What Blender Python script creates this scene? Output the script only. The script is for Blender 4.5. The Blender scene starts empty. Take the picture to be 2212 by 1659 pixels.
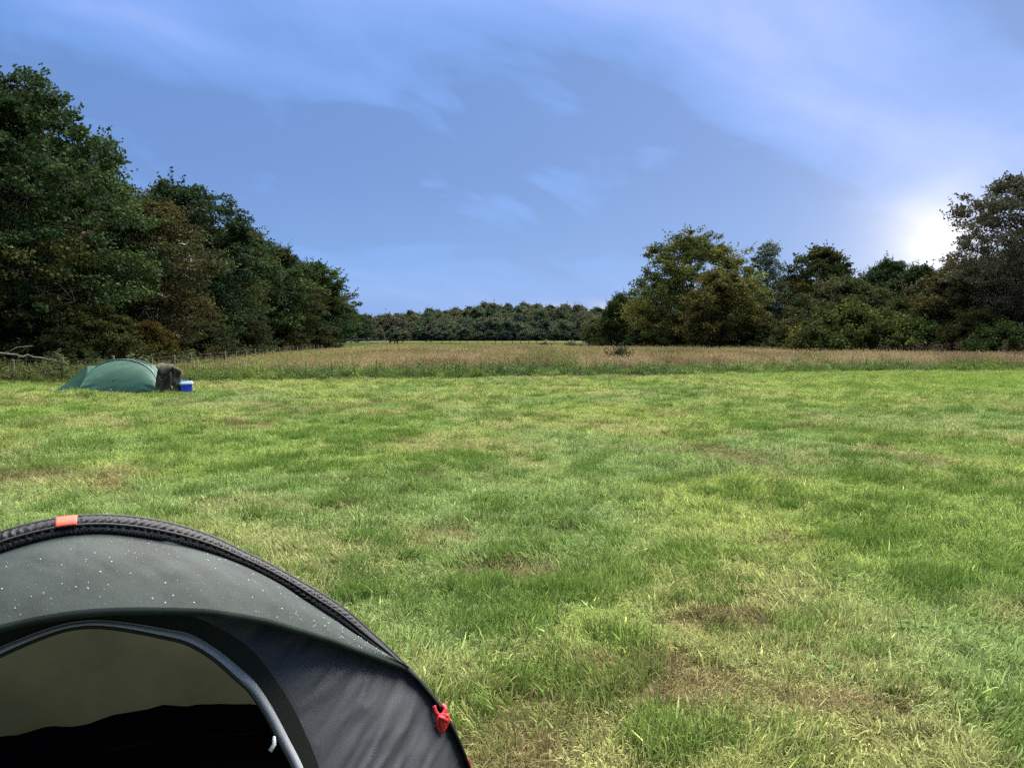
import bpy, bmesh, math, random
import numpy as np
from mathutils import Vector, Matrix

sc = bpy.context.scene
R = math.radians
# ------------------------------------------------------------------ camera
EYE = 1.62
PITCH = R(3.12)
FPX = 1789.0                      # focal length in pixels of a 2212 x 1659 picture
cam_d = bpy.data.cameras.new('camera')
cam = bpy.data.objects.new('camera', cam_d)
sc.collection.objects.link(cam)
cam.location = (0, 0, EYE)
cam.rotation_euler = (R(90) - PITCH, 0, 0)
cam_d.sensor_width = 36.0
cam_d.lens = FPX / 2212 * 36.0
cam_d.clip_start = 0.05
cam_d.clip_end = 5000
sc.camera = cam

# ------------------------------------------------------------------ exposure, sky, sun
EXPO = 3.84
sc.view_settings.view_transform = 'Standard'
sc.view_settings.look = 'None'
sc.view_settings.gamma = 1.0
sc.view_settings.use_curve_mapping = False
sc.view_settings.exposure = EXPO
SUN_AZ, SUN_EL = R(27.0), R(58.0)
world = bpy.data.worlds.new('World')
sc.world = world
world.use_nodes = True

def build_sky():
    nt = world.node_tree
    nt.nodes.clear()
    N = lambda t: nt.nodes.new(t)
    L = nt.links.new
    def val(sock, x):
        if hasattr(x, 'is_linked') or hasattr(x, 'links'):
            L(x, sock)
        else:
            sock.default_value = x
    def m(op, a, b=None, c=None):
        n = N('ShaderNodeMath'); n.operation = op
        val(n.inputs[0], a)
        if b is not None: val(n.inputs[1], b)
        if c is not None: val(n.inputs[2], c)
        return n.outputs[0]
    def mixc(f, a, b, blend='MIX'):
        n = N('ShaderNodeMix'); n.data_type = 'RGBA'; n.blend_type = blend
        val(n.inputs[0], f)
        for s, x in ((n.inputs[6], a), (n.inputs[7], b)):
            if isinstance(x, tuple): s.default_value = (*x, 1)
            else: L(x, s)
        return n.outputs[2]
    def smooth(x, lo, hi):
        n = N('ShaderNodeMapRange'); n.interpolation_type = 'SMOOTHSTEP'
        L(x, n.inputs[0]); n.inputs[1].default_value = lo; n.inputs[2].default_value = hi
        return n.outputs[0]
    tc = N('ShaderNodeTexCoord')
    nrm = N('ShaderNodeVectorMath'); nrm.operation = 'NORMALIZE'
    L(tc.outputs['Generated'], nrm.inputs[0])
    sep = N('ShaderNodeSeparateXYZ'); L(nrm.outputs[0], sep.inputs[0])
    X, Y, Z = sep.outputs
    zc = m('ADD', m('MAXIMUM', Z, 0.0), 0.24)
    comb = N('ShaderNodeCombineXYZ')
    L(m('DIVIDE', X, zc), comb.inputs[0]); L(m('DIVIDE', Y, zc), comb.inputs[1])
    def noise(rot, scl, off, scale, detail, rough, dist):
        mp = N('ShaderNodeMapping'); mp.vector_type = 'TEXTURE'; L(comb.outputs[0], mp.inputs[0])
        mp.inputs['Rotation'].default_value = (0, 0, rot)
        mp.inputs['Scale'].default_value = scl
        mp.inputs['Location'].default_value = off
        n = N('ShaderNodeTexNoise'); L(mp.outputs[0], n.inputs['Vector'])
        n.inputs['Scale'].default_value = scale; n.inputs['Detail'].default_value = detail
        n.inputs['Roughness'].default_value = rough; n.inputs['Distortion'].default_value = dist
        return n.outputs[0]
    big = noise(R(38), (1.7, 0.95, 1), (1.409, 25.484, 0), 0.9, 5, 0.50, 0.5)
    fine = noise(R(50), (1.3, 0.8, 1), (54.385, 6.723, 0), 2.3, 7, 0.55, 0.7)
    dens = m('ADD', m('MULTIPLY', big, 0.76), m('MULTIPLY', fine, 0.24))
    # direction of the hidden sun low behind the right hand trees
    az, el = R(27.0), R(5.9)
    g = (math.sin(az) * math.cos(el), math.cos(az) * math.cos(el), math.sin(el))
    dot = N('ShaderNodeVectorMath'); dot.operation = 'DOT_PRODUCT'
    L(nrm.outputs[0], dot.inputs[0]); dot.inputs[1].default_value = g
    one_minus = m('SUBTRACT', 1.0, dot.outputs['Value'])
    def lobe(deg):
        return m('EXPONENT', m('MULTIPLY', m('SQRT', m('MAXIMUM', one_minus, 0.0)), -1.0 / math.sqrt(1 - math.cos(R(deg)))))
    tight, wide = lobe(2.1), lobe(15)
    elev = m('ARCSINE', Z)
    azim = m('ARCTAN2', X, Y)
    # cloud deck: slate blue bases, paler thin parts
    ramp = N('ShaderNodeValToRGB'); L(dens, ramp.inputs[0])
    cr = ramp.color_ramp
    cr.elements[0].position = 0.43; cr.elements[0].color = (0.112, 0.232, 0.555, 1)
    cr.elements[1].position = 0.62; cr.elements[1].color = (0.350, 0.480, 0.920, 1)
    e = cr.elements.new(0.46); e.color = (0.142, 0.300, 0.710, 1)
    e = cr.elements.new(0.52); e.color = (0.200, 0.360, 0.820, 1)
    low = smooth(elev, R(12), R(2))            # clear evening blue under the deck
    col = mixc(m('MULTIPLY', low, 0.75), ramp.outputs[0], (0.150, 0.330, 0.740))
    col = mixc(m('MULTIPLY', wide, 0.45), col, (0.52, 0.60, 0.92))
    strip = m('MULTIPLY', m('EXPONENT', m('MULTIPLY', m('POWER', m('DIVIDE', m('SUBTRACT', elev, R(1.5)), R(0.75)), 2.0), -1.0)),
              smooth(azim, R(-2), R(7)))
    strip = m('MULTIPLY', strip, smooth(azim, R(75), R(40)))
    strip = m('MULTIPLY', strip, smooth(fine, 0.36, 0.56))
    col = mixc(m('MULTIPLY', strip, 0.9), col, (0.90, 0.83, 0.86))
    col = mixc(m('MINIMUM', m('MULTIPLY', m('MULTIPLY', tight, 0.90), m('ADD', 0.55, fine)), 1.0), col, (1.5, 1.38, 1.22))
    k = 2.0 ** (-EXPO)
    cloud = mixc(1.0, col, (k, k, k), 'MULTIPLY')
    sky = N('ShaderNodeTexSky'); sky.sky_type = 'NISHITA'; sky.sun_disc = False
    sky.sun_elevation = SUN_EL; sky.sun_rotation = SUN_AZ
    sky.air_density = 1.0; sky.dust_density = 1.0; sky.ozone_density = 2.0
    bg1 = N('ShaderNodeBackground'); L(sky.outputs[0], bg1.inputs[0]); bg1.inputs[1].default_value = 0.05
    bg2 = N('ShaderNodeBackground'); L(cloud, bg2.inputs[0]); bg2.inputs[1].default_value = 1.0
    mx = N('ShaderNodeMixShader'); mx.inputs[0].default_value = 0.97   # nearly closed cloud cover over the clear sky
    L(bg1.outputs[0], mx.inputs[1]); L(bg2.outputs[0], mx.inputs[2])
    out = N('ShaderNodeOutputWorld'); L(mx.outputs[0], out.inputs[0])
build_sky()

sun_d = bpy.data.lights.new('sun', 'SUN')
sun_d.energy = 1.5
sun_d.angle = R(85)
sun_d.color = (1.0, 0.965, 0.90)
sun = bpy.data.objects.new('sun', sun_d)
sc.collection.objects.link(sun)
sdir = Vector((math.sin(SUN_AZ) * math.cos(SUN_EL), math.cos(SUN_AZ) * math.cos(SUN_EL), math.sin(SUN_EL)))
sun.rotation_euler = (-sdir).to_track_quat('-Z', 'Y').to_euler()
sun.location = (20, 30, 40)

sc.cycles.use_denoising = False
sc.cycles.max_bounces = 8
sc.cycles.diffuse_bounces = 2
sc.cycles.glossy_bounces = 2
sc.cycles.transmission_bounces = 4
sc.cycles.transparent_max_bounces = 4

# ------------------------------------------------------------------ helpers
COL = sc.collection
def tag(o, label=None, cat=None, group=None, kind=None):
    if label: o['label'] = label
    if cat: o['category'] = cat
    if group: o['group'] = group
    if kind: o['kind'] = kind
    return o
def empty(name, loc=(0, 0, 0), rz=0.0, scale=1.0):
    o = bpy.data.objects.new(name, None)
    o.location = loc; o.rotation_euler = (0, 0, rz)
    o.scale = (scale,) * 3 if not hasattr(scale, '__len__') else scale
    o.empty_display_size = 0.2
    COL.objects.link(o)
    return o
def link(name, me, parent=None):
    o = bpy.data.objects.new(name, me)
    COL.objects.link(o)
    if parent is not None: o.parent = parent
    return o
def mesh_np(name, V, F, mat=None, smooth=False, attrs=None):
    """V (n,3); F list of arrays (m,k) of quads / triangles."""
    me = bpy.data.meshes.new(name)
    V = np.asarray(V, dtype=np.float32)
    Fs = [np.asarray(f, dtype=np.int32) for f in (F if isinstance(F, list) else [F]) if len(f)]
    loops = np.concatenate([f.ravel() for f in Fs])
    tot = np.concatenate([np.full(len(f), f.shape[1], dtype=np.int32) for f in Fs])
    st = np.concatenate([[0], np.cumsum(tot)[:-1]]).astype(np.int32)
    me.vertices.add(len(V)); me.vertices.foreach_set('co', V.ravel())
    me.loops.add(len(loops)); me.loops.foreach_set('vertex_index', loops)
    me.polygons.add(len(tot)); me.polygons.foreach_set('loop_start', st)
    try: me.polygons.foreach_set('loop_total', tot)
    except Exception: pass
    me.polygons.foreach_set('use_smooth', np.full(len(tot), smooth, dtype=bool))
    if attrs:
        for k, a in attrs.items():
            a = np.asarray(a, dtype=np.float32)
            if a.ndim == 1:
                at = me.attributes.new(k, 'FLOAT', 'POINT'); at.data.foreach_set('value', a)
            else:
                at = me.attributes.new(k, 'FLOAT_COLOR', 'POINT'); at.data.foreach_set('color', a.ravel())
    me.update(calc_edges=True)
    me.validate()
    if mat: me.materials.append(mat)
    return me
def grid_mesh(name, P, mat, smooth=True, closed_u=False, attrs=None):
    """P (nu,nv,3)"""
    nu, nv = P.shape[:2]
    idx = np.arange(nu * nv).reshape(nu, nv)
    if closed_u: idx = np.vstack([idx, idx[:1]])
    F = np.stack([idx[:-1, :-1], idx[1:, :-1], idx[1:, 1:], idx[:-1, 1:]], -1).reshape(-1, 4)
    return mesh_np(name, P.reshape(-1, 3), F, mat, smooth, attrs)
class MB:
    """collects boxes and tubes into one mesh"""
    def __init__(s): s.V = []; s.F4 = []; s.F3 = []; s.n = 0
    def add(s, V, F4=None, F3=None):
        V = np.asarray(V, float)
        if F4 is not None and len(F4): s.F4.append(np.asarray(F4) + s.n)
        if F3 is not None and len(F3): s.F3.append(np.asarray(F3) + s.n)
        s.V.append(V); s.n += len(V)
    def box(s, c, d, rz=0.0, top=1.0):
        x, y, z = [q / 2 for q in d]
        P = np.array([(-x, -y, -z), (x, -y, -z), (x, y, -z), (-x, y, -z), (-x * top, -y * top, z), (x * top, -y * top, z), (x * top, y * top, z), (-x * top, y * top, z)])
        ca, sa = math.cos(rz), math.sin(rz)
        P = np.stack([P[:, 0] * ca - P[:, 1] * sa, P[:, 0] * sa + P[:, 1] * ca, P[:, 2]], -1) + np.array(c)
        s.add(P, [(0, 3, 2, 1), (4, 5, 6, 7), (0, 1, 5, 4), (1, 2, 6, 5), (2, 3, 7, 6), (3, 0, 4, 7)])
    def tube(s, pts, rad, n=6, caps=True):
        pts = np.asarray(pts, float); k = len(pts)
        rad = np.broadcast_to(np.asarray(rad, float), (k,))
        T = np.gradient(pts, axis=0); T /= np.linalg.norm(T, axis=1)[:, None] + 1e-9
        ref = np.array([0, 0, 1.0]) if abs(T[:, 2]).mean() < 0.8 else np.array([1.0, 0, 0])
        A = np.cross(T, ref); A /= np.linalg.norm(A, axis=1)[:, None] + 1e-9
        B = np.cross(T, A)
        th = np.arange(n) / n * 2 * math.pi
        P = pts[:, None] + rad[:, None, None] * (np.cos(th)[None, :, None] * A[:, None] + np.sin(th)[None, :, None] * B[:, None])
        i = np.arange(k * n).reshape(k, n); j = np.roll(i, -1, 1)
        F4 = np.stack([i[:-1], j[:-1], j[1:], i[1:]], -1).reshape(-1, 4)
        V = P.reshape(-1, 3); F3 = []
        if caps:
            V = np.vstack([V, pts[0], pts[-1]])
            a, b = k * n, k * n + 1
            F3 = [(a, q2, q1) for q1, q2 in zip(i[0], j[0])] + [(b, q1, q2) for q1, q2 in zip(i[-1], j[-1])]
        s.add(V, F4, F3)
    def mesh(s, name, mat, smooth=False):
        F = []
        if s.F4: F.append(np.concatenate(s.F4))
        if s.F3: F.append(np.concatenate(s.F3))
        return mesh_np(name, np.concatenate(s.V), F, mat, smooth)
    def build(s, name, mat, parent=None, smooth=False):
        return link(name, s.mesh(name, mat, smooth), parent)

_tab = np.random.RandomState(7).rand(256, 256).astype(np.float64)
def vnoise(x, y):
    xi = np.floor(x).astype(int); yi = np.floor(y).astype(int)
    fx = x - xi; fy = y - yi
    fx = fx * fx * (3 - 2 * fx); fy = fy * fy * (3 - 2 * fy)
    g = lambda a, b: _tab[a & 255, b & 255]
    return (g(xi, yi) * (1 - fx) + g(xi + 1, yi) * fx) * (1 - fy) + (g(xi, yi + 1) * (1 - fx) + g(xi + 1, yi + 1) * fx) * fy
def fbm(x, y, o=4, seed=0):
    x = np.asarray(x, float) + seed * 17.31; y = np.asarray(y, float) + seed * 9.77
    v = 0; a = 0.5; t = 0
    for k in range(o):
        v = v + a * vnoise(x, y); t += a; a *= 0.5
        x, y = x * 2.03 + 11.7, y * 2.03 + 5.3
    return v / t
def sstep(x, a, b):
    t = np.clip((np.asarray(x, float) - a) / (b - a), 0, 1)
    return t * t * (3 - 2 * t)
def lerp(a, b, t): return a + (b - a) * t

UPV = np.array([0, math.sin(PITCH), math.cos(PITCH)])
FWV = np.array([0, math.cos(PITCH), -math.sin(PITCH)])
CAMP = np.array([0, 0, EYE])
def ray(px, py):
    d = np.array([1.0, 0, 0]) * ((px - 1106) / FPX) - UPV * ((py - 829.5) / FPX) + FWV
    return d / d[1]
def X_at(px, D): return (px - 1106) / FPX * D
def Z_at(py, D): return float(CAMP[2] + ray(1106, py)[2] * D)

# ------------------------------------------------------------------ materials
def mat_basic(name, col, rough=0.6, spec=0.5, trans=0.0, bump=None, noise=None, metal=0.0, objcol=False, attr=None, inst=False, vattr=None):
    m = bpy.data.materials.new(name); m.use_nodes = True
    nt = m.node_tree; nt.nodes.clear(); N = nt.nodes.new; L = nt.links.new
    out = N('ShaderNodeOutputMaterial')
    b = N('ShaderNodeBsdfPrincipled')
    b.inputs['Roughness'].default_value = rough
    b.inputs['Specular IOR Level'].default_value = spec
    b.inputs['Metallic'].default_value = metal
    rgb = N('ShaderNodeRGB'); rgb.outputs[0].default_value = (*col, 1); c = rgb.outputs[0]
    def mul(a, bb, f=1.0):
        n = N('ShaderNodeMix'); n.data_type = 'RGBA'; n.blend_type = 'MULTIPLY'; n.inputs[0].default_value = f
        L(a, n.inputs[6]); L(bb, n.inputs[7]); return n.outputs[2]
    if attr:
        a = N('ShaderNodeAttribute'); a.attribute_name = attr
        a.attribute_type = 'INSTANCER' if inst else 'GEOMETRY'
        c = mul(c, a.outputs['Color'])
    if vattr:
        a = N('ShaderNodeAttribute'); a.attribute_name = vattr
        c = mul(c, a.outputs['Fac'])
    if objcol:
        oi = N('ShaderNodeObjectInfo'); c = mul(c, oi.outputs['Color'])
        rr = N('ShaderNodeMapRange'); L(oi.outputs['Random'], rr.inputs[0]); rr.inputs[3].default_value = .80; rr.inputs[4].default_value = 1.22; c = mul(c, rr.outputs[0])
    if noise:
        sc_, lo, hi = noise[:3]
        tc = N('ShaderNodeTexCoord'); mp = N('ShaderNodeMapping'); L(tc.outputs['Object'], mp.inputs[0])
        if len(noise) > 3: mp.inputs['Scale'].default_value = noise[3]
        n = N('ShaderNodeTexNoise'); L(mp.outputs[0], n.inputs['Vector']); n.inputs['Scale'].default_value = sc_; n.inputs['Detail'].default_value = 6
        n.inputs['Roughness'].default_value = 0.6
        mr = N('ShaderNodeMapRange'); L(n.outputs[0], mr.inputs[0]); mr.inputs[1].default_value = noise[4][0] if len(noise) > 4 else 0.3; mr.inputs[2].default_value = noise[4][1] if len(noise) > 4 else 0.7
        mr.inputs[3].default_value = lo; mr.inputs[4].default_value = hi
        c = mul(c, mr.outputs[0])
    L(c, b.inputs['Base Color'])
    if bump:
        sc_, st = bump[:2]
        tc = N('ShaderNodeTexCoord'); mp = N('ShaderNodeMapping'); L(tc.outputs['Object'], mp.inputs[0])
        if len(bump) > 2: mp.inputs['Scale'].default_value = bump[2]
        if len(bump) > 3: mp.inputs['Rotation'].default_value = bump[3]
        n = N('ShaderNodeTexNoise'); L(mp.outputs[0], n.inputs['Vector']); n.inputs['Scale'].default_value = sc_; n.inputs['Detail'].default_value = 4
        bp = N('ShaderNodeBump'); L(n.outputs[0], bp.inputs['Height']); bp.inputs['Strength'].default_value = st; bp.inputs['Distance'].default_value = 0.02
        L(bp.outputs[0], b.inputs['Normal'])
    if trans > 0:
        t = N('ShaderNodeBsdfTranslucent'); L(c, t.inputs[0])
        mx = N('ShaderNodeMixShader'); mx.inputs[0].default_value = trans
        L(b.outputs[0], mx.inputs[1]); L(t.outputs[0], mx.inputs[2]); L(mx.outputs[0], out.inputs[0])
    else:
        L(b.outputs[0], out.inputs[0])
    return m

M = {}
M['blade'] = mat_basic('grass_blade', (1, 1, 1), 0.8, 0.06, 0.30, attr='tint', inst=True, vattr='v')
M['leaf'] = mat_basic('tree_leaf', (1, 1, 1), 0.8, 0.05, 0.22, attr='tint', objcol=True)
M['plant'] = mat_basic('plant_leaf', (1, 1, 1), 0.8, 0.05, 0.15, attr='tint', objcol=True)
M['bark'] = mat_basic('bark', (0.055, 0.048, 0.038), 0.9, 0.2, bump=(6, 0.8, (3, 3, 0.6)), noise=(4, 0.6, 1.4))
M['birch'] = mat_basic('birch_bark', (0.34, 0.31, 0.27), 0.8, 0.2, noise=(5, 0.25, 1.3, (1, 1, 4)))
M['dead_wood'] = mat_basic('dead_wood', (0.11, 0.10, 0.08), 0.9, 0.2, noise=(8, 0.6, 1.3), bump=(20, 0.5))
M['post'] = mat_basic('post_wood', (0.12, 0.10, 0.065), 0.9, 0.2, noise=(7, 0.55, 1.4, (3, 3, 0.5)), bump=(25, 0.6, (3, 3, 0.3)))
M['post_dark'] = mat_basic('post_wood_dark', (0.035, 0.033, 0.026), 0.9, 0.2)
M['wire'] = mat_basic('wire', (0.05, 0.05, 0.05), 0.7, 0.2, metal=0.2)
M['galv'] = mat_basic('galvanised_steel', (0.20, 0.22, 0.24), 0.45, 0.5, metal=0.35)
M['board'] = mat_basic('board_wood', (0.045, 0.036, 0.026), 0.9, 0.2, noise=(3, 0.6, 1.4))
M['hide'] = mat_basic('dark_hide', (0.005, 0.005, 0.006), 0.8, 0.03)
M['white'] = mat_basic('white_plastic', (0.55, 0.55, 0.52), 0.5, 0.4)
M['yellow'] = mat_basic('yellow_plastic', (0.50, 0.42, 0.02), 0.5, 0.4)

def ground_mat():
    m = bpy.data.materials.new('soil_and_thatch'); m.use_nodes = True
    nt = m.node_tree; nt.nodes.clear(); N = nt.nodes.new; L = nt.links.new
    out = N('ShaderNodeOutputMaterial'); b = N('ShaderNodeBsdfPrincipled'); b.inputs['Roughness'].default_value = 0.95
    b.inputs['Specular IOR Level'].default_value = 0.0
    a = N('ShaderNodeAttribute'); a.attribute_name = 'tint'
    tc = N('ShaderNodeTexCoord')
    n = N('ShaderNodeTexNoise'); L(tc.outputs['Object'], n.inputs['Vector']); n.inputs['Scale'].default_value = 9; n.inputs['Detail'].default_value = 8; n.inputs['Roughness'].default_value = 0.7
    n2 = N('ShaderNodeTexNoise'); L(tc.outputs['Object'], n2.inputs['Vector']); n2.inputs['Scale'].default_value = 0.35; n2.inputs['Detail'].default_value = 6
    mr = N('ShaderNodeMapRange'); L(n.outputs[0], mr.inputs[0]); mr.inputs[1].default_value = .3; mr.inputs[2].default_value = .7; mr.inputs[3].default_value = .55; mr.inputs[4].default_value = 1.4
    mr2 = N('ShaderNodeMapRange'); L(n2.outputs[0], mr2.inputs[0]); mr2.inputs[1].default_value = .3; mr2.inputs[2].default_value = .7; mr2.inputs[3].default_value = .8; mr2.inputs[4].default_value = 1.2
    x = N('ShaderNodeMix'); x.data_type = 'RGBA'; x.blend_type = 'MULTIPLY'; x.inputs[0].default_value = 1; L(a.outputs['Color'], x.inputs[6]); L(mr.outputs[0], x.inputs[7])
    y = N('ShaderNodeMix'); y.data_type = 'RGBA'; y.blend_type = 'MULTIPLY'; y.inputs[0].default_value = 1; L(x.outputs[2], y.inputs[6]); L(mr2.outputs[0], y.inputs[7])
    L(y.outputs[2], b.inputs['Base Color'])
    bp = N('ShaderNodeBump'); L(n.outputs[0], bp.inputs['Height']); bp.inputs['Strength'].default_value = 0.5; bp.inputs['Distance'].default_value = 0.03
    L(bp.outputs[0], b.inputs['Normal'])
    L(b.outputs[0], out.inputs[0])
    return m
M['ground'] = ground_mat()

# ------------------------------------------------------------------ ground
HILL0 = 600.0
def ground_z(x, y):
    x = np.asarray(x, float); y = np.asarray(y, float)
    d = np.hypot(x, y)
    near = 1 - sstep(d, 30, 90)
    z = (fbm(x * .45, y * .45, 3, 3) - .5) * 0.10 * near * sstep(d, 2, 7)
    z = z + (fbm(x * .012, y * .012, 3, 5) - .5) * 0.5 * sstep(d, 90, 200) * (1 - sstep(d, 400, 560))
    hill = sstep(y, HILL0 + 5, HILL0 + 210) * (14.5 * np.exp(-((x - 5) / 115.0) ** 2) + 3.5)
    return z + hill * (0.85 + 0.3 * fbm(x * .01, y * .01, 3, 8))
EDGE_X = [-40, -25, -14, -9, -2, 8, 18, 30, 60]
EDGE_D = [27.6, 27.8, 28.3, 31, 32.5, 36, 39.5, 41, 42]
def mown_edge(x): return np.interp(x, EDGE_X, EDGE_D) + (fbm(np.asarray(x) * .8, np.asarray(x) * 0, 3, 4) - .5) * .9
def mixt(a, b, t): return a + (np.array(b) - a) * np.asarray(t)[..., None]
def far_tint(x, y):
    c = np.tile(np.array([.060, .062, .022]), (len(x), 1))
    e = mown_edge(x)
    c = mixt(c, (.085, .072, .034), sstep(y, e + 4, e + 9))
    pad = sstep(y + 12 * (fbm(x * .05, y * .02, 3, 12) - .5), 128, 140)
    g = fbm(x * .02, y * .006, 4, 21)
    c = mixt(c, (.056, .057, .022), pad)
    c = mixt(c, (.036, .054, .014), pad * sstep(g, .45, .62))
    c = mixt(c, (.070, .064, .028), pad * sstep(fbm(x * .03, y * .01, 3, 31), .52, .66))
    c = mixt(c, (.028, .03, .016), sstep(y, HILL0 - 6, HILL0 + 4))
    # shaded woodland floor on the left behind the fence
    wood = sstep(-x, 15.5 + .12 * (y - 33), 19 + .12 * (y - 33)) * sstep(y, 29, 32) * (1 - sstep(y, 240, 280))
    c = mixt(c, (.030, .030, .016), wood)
    return c
def build_ground():
    ys = np.concatenate([[-60, -20, -5], np.arange(0, 20, .35), np.arange(20, 60, .9), np.arange(60, 160, 3), np.arange(160, 600, 14), np.arange(600, 900, 12), [950, 1100, 1500, 2500, 4200]])
    t = np.linspace(-1, 1, 141); tx = np.sign(t) * (np.abs(t) ** 1.9)
    G = np.zeros((len(ys), len(tx), 3))
    for i, y in enumerate(ys):
        w = max(26.0, abs(y) * 1.15 + 22)
        if y > 900: w = y * 1.6
        G[i, :, 0] = tx * w; G[i, :, 1] = y
    G[:, :, 2] = ground_z(G[:, :, 0], G[:, :, 1])
    P = G.reshape(-1, 3)
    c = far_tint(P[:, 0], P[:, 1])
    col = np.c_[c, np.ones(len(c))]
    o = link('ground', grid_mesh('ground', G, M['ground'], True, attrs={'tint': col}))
    tag(o, 'grassy field running level to the wooded hill', 'field', kind='structure')
build_ground()
def gz(x, y): return float(ground_z(np.array([x]), np.array([y]))[0])

# ------------------------------------------------------------------ scattered vegetation (uncountable: kind = stuff)
PROTO = bpy.data.collections.new('plant_pieces')     # pieces that the scatter copies
def blades(rng, n, radius, hmin, hmax, width, bend, lean=0.0, dirz=None, seed_heads=0.0, flat=0.0, cluster=False):
    r = radius * np.sqrt(rng.rand(n)); a = rng.rand(n) * 2 * math.pi
    base = np.stack([r * np.cos(a), r * np.sin(a), np.full(n, -0.006)], -1)
    h = hmin + (hmax - hmin) * rng.rand(n) ** 1.3
    d = rng.rand(n) * 2 * math.pi
    if cluster: d = a + rng.randn(n) * .7
    dv = np.stack([np.cos(d), np.sin(d), np.zeros(n)], -1)
    sv = np.stack([-np.sin(d + rng.randn(n) * .8), np.cos(d + rng.randn(n) * .8), np.zeros(n)], -1)
    b0 = lean + rng.rand(n) * bend * .45; b1 = b0 + rng.rand(n) * bend
    if flat: b0 = np.full(n, flat) + rng.randn(n) * .12; b1 = b0 + rng.randn(n) * .2
    up = np.array([0, 0, 1.0])
    p1 = base + (dv * np.sin(b0)[:, None] + up * np.cos(b0)[:, None]) * (h * .55)[:, None]
    p2 = p1 + (dv * np.sin(b1)[:, None] + up * np.cos(b1)[:, None]) * (h * .45)[:, None]
    w = width * (.7 + .6 * rng.rand(n))
    hw = (sv * w[:, None]) * .5
    V = np.stack([base - hw, base + hw, p1 - hw * .85, p1 + hw * .85, p2], 1)      # n,5,3
    i = np.arange(n) * 5
    F4 = np.stack([i, i + 1, i + 3, i + 2], -1); F3 = np.stack([i + 2, i + 3, i + 4], -1)
    v = np.repeat(np.clip(1 + rng.randn(n) * .36, .35, 1.9), 5)
    V = V.reshape(-1, 3); 
    F4s = [F4]; F3s = [F3]
    if seed_heads > 0:
        k = rng.rand(n) < seed_heads
        tp = p2[k]; m_ = len(tp); ax = (p2 - p1)[k]; ax /= np.linalg.norm(ax, axis=1)[:, None]
        s2 = sv[k]; L_ = .10 + .08 * rng.rand(m_); W_ = width * 2.2
        Q = np.stack([tp, tp + ax * (L_ * .4)[:, None] + s2 * W_, tp + ax * L_[:, None], tp + ax * (L_ * .4)[:, None] - s2 * W_], 1)
        j = len(V) + np.arange(m_) * 4
        F4s.append(np.stack([j, j + 1, j + 2, j + 3], -1))
        V = np.vstack([V, Q.reshape(-1, 3)]); v = np.r_[v, np.repeat(1.0 + rng.randn(m_) * .2, 4)]
    return V, [np.concatenate(F4s), np.concatenate(F3s)], v
def rosette(rng, n, L, W, lift):
    Vs = []; F = []; vs = []
    for k in range(n):
        a = k / n * 2 * math.pi + rng.randn() * .3; l = L * (.6 + .5 * rng.rand()); li = lift * (.5 + rng.rand())
        d = np.array([math.cos(a), math.sin(a), 0]); s = np.array([-math.sin(a), math.cos(a), 0])
        prof = [(0, .15), (.3, .7), (.6, 1.0), (.85, .7), (1.0, .1)]
        b = len(Vs) * 1
        base = sum(len(q) for q in Vs)
        pts = []
        for t, w in prof:
            c = d * l * t * (1 - .15 * t) + np.array([0, 0, .005 + li * math.sin(t * 2.2)])
            pts += [c - s * W * w / 2, c + s * W * w / 2 + np.array([0, 0, .004])]
        Vs.append(np.array(pts)); vs += [1 + rng.randn() * .15] * len(pts)
        for q in range(4):
            F.append((base + 2 * q, base + 2 * q + 1, base + 2 * q + 3, base + 2 * q + 2))
    return np.concatenate(Vs), [np.array(F)], np.array(vs)
def weed_stem(rng, h, nl, leaf, spread):
    """upright leafy stem (dock, nettle)"""
    Vs = []; F4 = []; vs = []; n = 0
    for s_ in range(3):
        ox, oy = rng.randn(2) * spread * .4; lx, ly = rng.randn(2) * .12
        for k in range(nl):
            t = (k + rng.rand()) / nl; a = rng.rand() * 6.28; l = leaf * (1.15 - .7 * t) * (.7 + .6 * rng.rand())
            c = np.array([ox + lx * h * t, oy + ly * h * t, h * (.05 + .93 * t)])
            d = np.array([math.cos(a), math.sin(a), .35 - .5 * rng.rand()]); s = np.array([-math.sin(a), math.cos(a), 0])
            P = np.array([c, c + d * l * .5 + s * l * .2, c + d * l, c + d * l * .5 - s * l * .2])
            Vs.append(P); F4.append([n, n + 1, n + 2, n + 3]); n += 4; vs += [1 + rng.randn() * .25] * 4
        w = .006
        P = np.array([(ox - w, oy, 0), (ox + w, oy, 0), (ox + lx * h + w, oy + ly * h, h), (ox + lx * h - w, oy + ly * h, h)])
        Vs.append(P); F4.append([n, n + 1, n + 2, n + 3]); n += 4; vs += [.8] * 4
    return np.concatenate(Vs), [np.array(F4)], np.clip(np.array(vs), .4, 1.8)
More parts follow.
